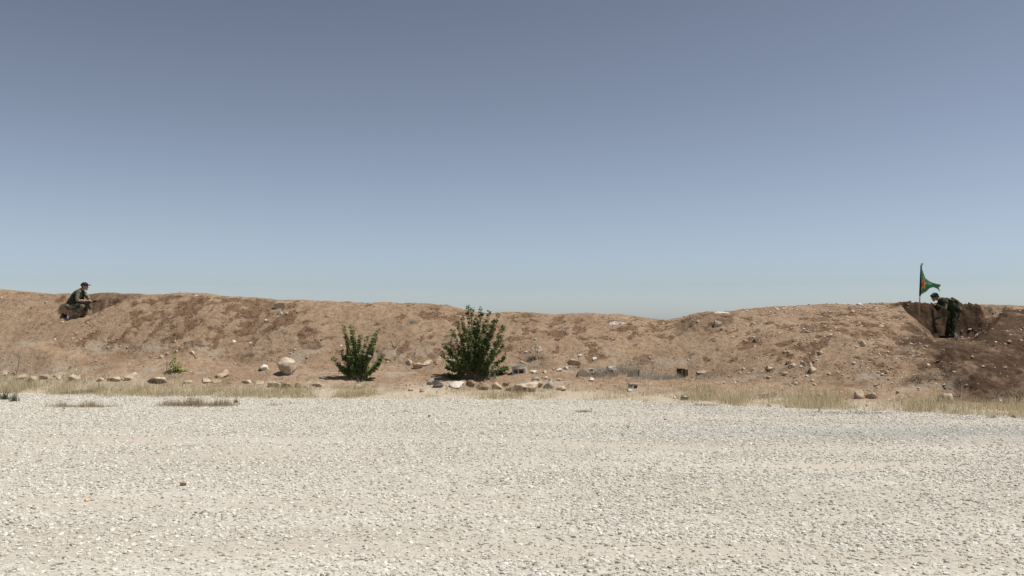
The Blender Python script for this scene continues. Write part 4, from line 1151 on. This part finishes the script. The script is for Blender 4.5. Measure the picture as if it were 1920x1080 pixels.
# ------------------------------------------------------------------ people
def capsule(A, B, ra, rb, n=14, squash=(1, 1), side=None):
    """tapered capsule with round ends; squash = (side, other) cross-section factors"""
    A = Vector(A); B = Vector(B); d = (B - A); L = d.length; d.normalize()
    s = Vector(side) if side else (Vector((0, 1, 0)) if abs(d.y) < .9 else Vector((1, 0, 0)))
    s = (s - d * s.dot(d)).normalized(); t = d.cross(s)
    rings = []
    for k in range(5):
        a = math.pi / 2 * (1 - k / 5); rings.append((-ra * math.sin(a), ra * math.cos(a)))
    rings += [(0, ra), (L, rb)]
    for k in range(1, 6):
        a = math.pi / 2 * k / 5; rings.append((L + rb * math.sin(a), max(rb * math.cos(a), 0)))
    V = []; F = []
    for x, r in rings:
        r = max(r, 1e-4)
        for k in range(n):
            a = 2 * math.pi * k / n
            V.append(A + d * x + s * (math.cos(a) * r * squash[0]) + t * (math.sin(a) * r * squash[1]))
    m_ = len(rings)
    for i in range(m_ - 1):
        for k in range(n):
            a = i * n + k; b2 = i * n + (k + 1) % n
            F.append((a, b2, b2 + n, a + n))
    F.append(tuple(range(n))[::-1]); F.append(tuple((m_ - 1) * n + k for k in range(n)))
    return V, F
def ellipsoid(C, rx, ry, rz, rot=0.0):
    V, F = ICO[3]
    c, s = math.cos(rot), math.sin(rot)
    P = V * [rx, ry, rz]
    P = np.stack([P[:, 0] * c - P[:, 2] * s, P[:, 1], P[:, 0] * s + P[:, 2] * c], -1) + np.array(C)
    return [tuple(p) for p in P], [tuple(f) for f in F]
def skin_union(name, parts, voxel, smooth_it=3):
    """fuse overlapping volumes into one continuous surface"""
    V, F = join(parts)
    me = mesh_np(name, np.array([tuple(v) for v in V]), F)
    o = bpy.data.objects.new(name, me); COL.objects.link(o)
    md = o.modifiers.new('r', 'REMESH'); md.mode = 'VOXEL'; md.voxel_size = voxel; md.use_smooth_shade = True
    s2 = o.modifiers.new('s', 'SMOOTH'); s2.factor = .5; s2.iterations = smooth_it
    dg = bpy.context.evaluated_depsgraph_get()
    out = bpy.data.meshes.new_from_object(o.evaluated_get(dg))
    bpy.data.objects.remove(o); bpy.data.meshes.remove(me)
    out.name = name
    return out
def hand_parts(wrist, along, palm_n, curl, right=True):
    """palm, four unequal curled fingers and a thumb leaving the side of the palm"""
    w = Vector(wrist); d = Vector(along).normalized(); nrm = Vector(palm_n); nrm = (nrm - d * nrm.dot(d)).normalized()
    s = d.cross(nrm) * (1 if right else -1)
    parts = [capsule(w, w + d * .075, .026, .034, 12, (1.15, .55), tuple(s))]
    for i, (off, ln) in enumerate(((.030, .068), (.010, .078), (-.010, .072), (-.029, .056))):
        q = w + d * .085 + s * off; ang = 0
        for seg, fr in enumerate((.45, .32, .23)):
            ang += curl * (0.6, .9, .8)[seg]
            dd = d * math.cos(ang) + nrm * math.sin(ang)
            e = q + dd * ln * fr * 1.1
            parts.append(capsule(q, e, .0098 - .0006 * seg, .0092 - .0006 * seg, 8)); q = e
    q = w + d * .025 + s * .028
    for seg, ln in enumerate((.04, .032, .024)):
        dd = (s * (.75 - .3 * seg) + d * (.6 + .1 * seg) + nrm * (.25 + curl * .35 * seg)).normalized()
        e = q + dd * ln; parts.append(capsule(q, e, .0115 - .001 * seg, .0105 - .001 * seg, 8)); q = e
    return parts

def person(name, loc, rz, J, look, label):
    root = empty(name, loc, rz, label, 'person')
    hd = Vector(J['head']); t = J['head_tilt']
    c, s = math.cos(t), math.sin(t)
    def hp(x, y, z): return (hd.x + x * c - z * s, hd.y + y, hd.z + x * s + z * c)
    face = [ellipsoid(hd, .098, .076, .112, t), capsule(hp(.03, 0, -.05), hp(.062, 0, -.098), .052, .034, 12),
            capsule(hp(.088, 0, .012), hp(.108, 0, -.028), .010, .015, 8),
            capsule(hp(-.01, .074, -.018), hp(-.015, .080, .012), .014, .018, 8), capsule(hp(-.01, -.074, -.018), hp(-.015, -.080, .012), .014, .018, 8),
            capsule(hp(.085, 0, -.055), hp(.088, 0, -.062), .014, .014, 8),
            capsule(J['neck'], hp(-.02, 0, -.06), .056, .052, 12)]
    torso = [capsule(J['pelvis'], J['chest'], .125, .135, 16, (1.15, .85)), capsule(J['chest'], J['neck'], .125, .065, 16, (1.15, .85)),
             capsule(J['shL'], J['shR'], .062, .062, 12)]
    arms = []
    for sd in 'LR':
        arms += [capsule(J['sh' + sd], J['el' + sd], .052, .041, 12), capsule(J['el' + sd], J['wr' + sd], .040, .026, 12)]
        arms += hand_parts(J['wr' + sd], J['hd' + sd], J['pn' + sd], J['curl'], sd == 'R')
    legs = []
    for sd in 'LR':
        legs += [capsule(J['hip' + sd], J['kn' + sd], .082, .055, 14), capsule(J['kn' + sd], J['an' + sd], .053, .036, 12), capsule(J['an' + sd], J['to' + sd], .036, .028, 10)]
    link_mesh('body', skin_union('body', face + torso + arms + legs, .0075, 2), 'skin', root)
    # clothing follows the body
    shirt = [capsule(J['pelvis'], J['chest'], .138, .148, 16, (1.15, .9)), capsule(J['chest'], J['neck'], .140, .070, 16, (1.15, .9)), capsule(J['shL'], J['shR'], .076, .076, 12)]
    for sd in 'LR':
        e = Vector(J['el' + sd]); shv = Vector(J['sh' + sd]); wv = Vector(J['wr' + sd])
        if look['sleeve'] == 'short':
            shirt += [capsule(shv, shv.lerp(e, .93), .072, .058, 12)]
        else:
            shirt += [capsule(shv, e, .070, .056, 12), capsule(e, e.lerp(wv, .9), .055, .040, 12)]
    link_mesh('shirt', skin_union('shirt', shirt, .011, 3), look['shirt'], root)
    tr = [capsule(J['hipL'], J['hipR'], .118, .118, 14, (1, 1)), capsule(J['pelvis'], Vector(J['pelvis']).lerp(Vector(J['chest']), .2), .135, .135, 14, (1.15, .95))]
    for sd in 'LR':
        k_ = Vector(J['kn' + sd]); a_ = Vector(J['an' + sd])
        tr += [capsule(J['hip' + sd], k_, .105, .077, 14), capsule(k_, k_.lerp(a_, .86), .076, .064, 12)]
    link_mesh('trousers', skin_union('trousers', tr, .011, 3), look['trousers'], root)
    for sd in 'LR':
        a_ = Vector(J['an' + sd]); k_ = Vector(J['kn' + sd]); t_ = Vector(J['to' + sd])
        bt = [capsule(a_.lerp(k_, .32), a_, .054, .050, 12), capsule(a_ + Vector((-.03, 0, -.02)), t_, .046, .042, 12, (1, .9)), capsule(a_ + (a_ - t_) * .25 + Vector((0, 0, -.02)), a_, .04, .05, 10)]
        bm_ = skin_union('boot', bt, .010, 2)
        link_mesh('boot', bm_, look['boot'], root)
    # vest / webbing
    pv = Vector(J['pelvis']); ch = Vector(J['chest']); nk = Vector(J['neck'])
    vest = [capsule(pv.lerp(ch, .22), ch, .165, .180, 16, (1.10, .95)), capsule(ch, ch.lerp(nk, .6), .172, .118, 16, (1.08, .95))]
    link_mesh('vest', skin_union('vest', vest, .012, 3), look['vest'], root)
    for q, ax, sz in look['pouches']:
        q = Vector(q)
        link_mesh('pouch', skin_union('pouch', [capsule(q - Vector(ax) * sz, q + Vector(ax) * sz, sz * .75, sz * .7, 10, (1, .8))], .010, 1), look['pouch_mat'], root)
    # eyes, brows, mouth
    for sy in (-1, 1):
        V, F = ellipsoid(hp(.083, sy * .032, .006), .010, .012, .008); link_mesh('eye', mesh_np('eye', V, F), 'hair', root)
        V, F = capsule(hp(.088, sy * .018, .026), hp(.080, sy * .048, .024), .006, .005, 6); link_mesh('eyebrow', mesh_np('eyebrow', V, F), 'hair', root)
    V, F = capsule(hp(.094, -.020, -.060), hp(.094, .020, -.060), .005, .005, 6); link_mesh('mouth', mesh_np('mouth', V, F), 'boot_leather', root)
    hairp = [ellipsoid(hp(-.016, 0, .012), .096, .083, .106, t)]
    if look.get('ponytail'):
        hairp += [capsule(hp(-.085, 0, -.02), hp(-.10, .0, -.10), .034, .022, 10)]
    link_mesh('hair', skin_union('hair', hairp, .009, 1), 'hair', root)
    return root, hp, t

# ---- crouching figure on the left
f0 = LP['c']; fx, fy = f0[0] - 0.03, f0[1] - 0.12
fz = zat(fx, fy)
J = dict(pelvis=(-.27, 0, .40), chest=(-.03, 0, .74), neck=(.09, 0, .92), head=(.19, 0, 1.035), head_tilt=-.05,
    shR=(.05, -.185, .85), shL=(.07, .185, .85), elR=(.09, -.27, .57), elL=(.24, .23, .60), wrR=(.32, -.13, .575), wrL=(.36, .02, .52),
    hdR=(1, .35, .0), hdL=(.8, -.5, .1), pnR=(0, .2, -1), pnL=(0, -.4, 1), curl=.55,
    hipR=(-.27, -.10, .39), hipL=(-.27, .10, .39), knR=(.21, -.17, .385), knL=(.19, .19, .49), anR=(-.07, -.15, .085), anL=(.10, .17, .085), toR=(.10, -.16, .05), toL=(.28, .19, .05))
look = dict(shirt='camo_pale', trousers='camo_pale', boot='boot_sand', vest='camo_vest', sleeve='short', pouch_mat='camo_vest',
    pouches=[((.10, -.10, .70), (0, 0, 1), .05), ((.12, .05, .68), (0, 0, 1), .05), ((-.22, -.15, .56), (0, 0, 1), .06), ((-.30, -.05, .47), (0, 1, 0), .06)])
man, hp, t = person('person', (fx, fy, fz - .01), 0, J, look, 'crouching person in black cap and camouflage holding a rifle in the left scrape')
cap_p = [ellipsoid(hp(-.008, 0, .052), .112, .094, .080, t), capsule(hp(-.09, 0, .035), hp(.075, 0, .045), .045, .040, 12, (1.9, .8))]
capo = link_mesh('cap', skin_union('cap', cap_p, .008, 1), 'cap_cloth', man)
vis = [capsule(hp(.09, y_, .048 - abs(y_) * .1), hp(.180 - 2.0 * y_ * y_ * 4, y_, .052 - abs(y_) * .25), .010, .008, 8) for y_ in (-.06, -.045, -.03, -.015, 0, .015, .03, .045, .06)]
link_mesh('visor', skin_union('visor', vis, .006, 1), 'cap_cloth', capo)

# ---- stooping figure on the right
f1 = RP['c']
gx_, gy_ = f1[0] + .03, f1[1] - .05
gz_ = zat(gx_, gy_)
J2 = dict(pelvis=(-.20, 0, .91), chest=(.09, 0, 1.075), neck=(.30, 0, 1.185), head=(.44, 0, 1.265), head_tilt=-.30,
    shL=(.21, .165, 1.10), shR=(.21, -.165, 1.10), elL=(.25, .23, .90), elR=(.25, -.22, .90), wrL=(.44, .05, 1.02), wrR=(.45, -.05, 1.00),
    hdL=(.7, -.25, .25), hdR=(.7, .3, .2), pnL=(0, -.3, -1), pnR=(0, .3, -1), curl=.75,
    hipL=(-.20, .095, .88), hipR=(-.20, -.095, .88), knL=(-.07, .11, .47), knR=(-.03, -.11, .48), anL=(-.01, .11, .085), anR=(.04, -.12, .085), toL=(.17, .13, .05), toR=(.22, -.14, .05))
look2 = dict(shirt='camo_green', trousers='camo_green', boot='boot_leather', vest='camo_green', sleeve='long', pouch_mat='camo_tan', ponytail=True,
    pouches=[((-.12, .10, 1.165), (1, 0, .6), .075), ((-.20, -.06, 1.12), (0, 1, 0), .06), ((.02, .17, 1.16), (1, 0, .4), .05)])
wom, hp2, t2 = person('person', (gx_, gy_, gz_ - .01), math.pi, J2, look2, 'stooping person in dark camouflage and green headscarf leaning on an upright rifle')
wom.scale = (1.03, 1.03, 1.03)
sc_p = [ellipsoid(hp2(-.012, 0, .030), .112, .096, .098, t2), capsule(hp2(-.07, 0, .02), hp2(-.11, 0, -.03), .055, .03, 10), capsule(hp2(.07, 0, .055), hp2(-.07, 0, .03), .05, .055, 12, (1.6, .8))]
link_mesh('headscarf', skin_union('headscarf', sc_p, .009, 1), 'scarf_cloth', wom)

# ---- rifles
def rifle(loc, rot, label):
    r = empty('rifle', loc, 0, label, 'rifle'); r.rotation_euler = rot
    r.scale = (1.05, 1.3, 1.15)
    link_mesh('receiver', box_me('receiver', .27, .036, .062, .008, (.0, 0, .0)), 'gun_metal', r)
    V, F = capsule((.13, 0, .006), (.31, 0, .006), .022, .019, 10, (1, 1.15)); link_mesh('handguard', mesh_np('handguard', V, F), 'gun_wood', r)
    V, F = capsule((.28, 0, .012), (.50, 0, .012), .009, .008, 8); link_mesh('barrel', mesh_np('barrel', V, F), 'gun_metal', r)
    V, F = capsule((.45, 0, .012), (.45, 0, .055), .008, .004, 8); link_mesh('front_sight', mesh_np('front_sight', V, F), 'gun_metal', r)
    V, F = capsule((.13, 0, .038), (.30, 0, .036), .008, .008, 8); link_mesh('gas_tube', mesh_np('gas_tube', V, F), 'gun_metal', r)
    link_mesh('stock', prism_mesh('stock', [(-.13, .022), (-.13, -.022), (-.36, -.085), (-.375, -.085), (-.38, .012), (-.36, .015)], .034, .006), 'gun_wood', r, (0, -.017, 0))
    link_mesh('pistol_grip', prism_mesh('pistol_grip', [(-.12, -.028), (-.075, -.028), (-.095, -.115), (-.14, -.11)], .026, .006), 'gun_wood', r, (0, -.013, 0))
    mag = [(.03 + .0 * i, 0) for i in range(0)]
    pts = [(.02, -.028), (.085, -.028)] + [(.085 + .05 * (q / 5) ** 1.7, -.028 - .17 * q / 5) for q in range(1, 6)] + [(.02 + .055 * (q / 5) ** 1.7, -.028 - .185 * q / 5) for q in range(5, 0, -1)]
    link_mesh('magazine', prism_mesh('magazine', pts, .024, .004), 'gun_metal', r, (0, -.012, 0))
    return r
rifle((fx + .27, fy - .06, fz + .50), (0, -.10, .06), 'dark assault rifle held across the knees of the crouching person')
rg = (gx_ - .485, gy_ - .02)
rifle((rg[0] - .02, rg[1], gz_ + .55), (0, -math.pi / 2 - .07, math.pi * 0 + 0), 'dark assault rifle standing upright under the hands of the stooping person')

# ---- flag on its pole
PY = 27.35
pb = at(1723.2, 593, PY); pt_ = at(1727.5, 495, PY)
zb = zat(pb[0], PY)
fl = empty('flag', (pb[0], PY, min(pb[2], zb) - .15), 0, 'green pennant with red star on a wooden pole beside the right scrape', 'flag')
org = np.array([pb[0], PY, min(pb[2], zb) - .15])
def rel(q): return tuple(np.asarray(q) - org)
ax_d = (pt_ - pb) / np.linalg.norm(pt_ - pb)
lo = org.copy(); lo[0] = pb[0] + ax_d[0] / ax_d[2] * (lo[2] - pb[2])
mid = at(1723.2 + 4.3 * (593 - 554) / 98, 554, PY)
V, F = tube_path([rel(lo), rel(mid), rel(pt_)], .018, .017, 10); link_mesh('pole', mesh_np('pole', V, F), 'pole_wood', fl, smooth=True)
V, F = tube_path([rel(mid + ax_d * -.01), rel(pt_ - ax_d * .03)], .028, .027, 10); link_mesh('sleeve', mesh_np('sleeve', V, F), 'flag_sleeve', fl, smooth=True)
V, F = tube_path([rel(pt_ - np.array([.005, 0, .004])), rel(pt_ + np.array([.055, 0, .0]))], .02, .018, 8); link_mesh('pole_tip', mesh_np('pole_tip', V, F), 'flag_sleeve', fl)
top_e = np.array([(1727.5, 500), (1731, 511), (1735, 521), (1741, 526), (1748, 530), (1756, 532), (1764, 533.5)], float)
bot_e = np.array([(1724.5, 554), (1731, 550.5), (1737, 547), (1743, 540.5), (1750, 538.5), (1757, 541), (1762.5, 547)], float)
def fsurf(u, v, off=0.0):
    tt = np.linspace(0, 1, 7)
    a = np.array([np.interp(u, tt, top_e[:, 0]), np.interp(u, tt, top_e[:, 1])]); b2 = np.array([np.interp(u, tt, bot_e[:, 0]), np.interp(u, tt, bot_e[:, 1])])
    q = a * (1 - v) + b2 * v
    yy = PY + u * .12 * math.sin(u * 7 + v * 2.2) + .05 * u * math.sin(v * 5 + 1) + off
    return np.array(rel(at(q[0], q[1], yy)))
def fgrid(name, u0, u1, v0, v1, nu, nv, mat, off):
    Vv = [fsurf(u, v, off) for v in np.linspace(v0, v1, nv) for u in np.linspace(u0, u1, nu)]
    Ff = [(j * nu + i, j * nu + i + 1, (j + 1) * nu + i + 1, (j + 1) * nu + i) for j in range(nv - 1) for i in range(nu - 1)]
    return link_mesh(name, mesh_np(name, Vv, Ff), mat, fl, smooth=True)
fgrid('cloth', 0, 1, 0, 1, 40, 24, 'flag_green', 0)
for sgn in (-.006, .006):
    fgrid('fringe', .30, 1, .0, .09, 30, 3, 'flag_fringe', sgn)
    fgrid('fringe', 0.05, 1, .92, 1, 30, 3, 'flag_fringe', sgn)
    fgrid('fringe', .95, 1, .1, .91, 3, 12, 'flag_fringe', sgn)
def star(cu, cv, ru, rv, off, mat, name, n=5, inner=.42, rot=0):
    Vv = [fsurf(cu, cv, off)]; m_ = n * 2
    for k in range(m_):
        a = rot + math.pi * 2 * k / m_; r = 1 if k % 2 == 0 else inner
        Vv.append(fsurf(cu + ru * r * math.sin(a), cv - rv * r * math.cos(a), off))
    Ff = [(0, 1 + k, 1 + (k + 1) % m_) for k in range(m_)]
    return link_mesh(name, mesh_np(name, Vv, Ff), mat, fl)
for sgn in (-1, 1):
    star(.18, .52, .20, .42, sgn * .008, 'flag_yellow', 'star_border')
    star(.17, .47, .135, .30, sgn * .012, 'flag_red', 'star')
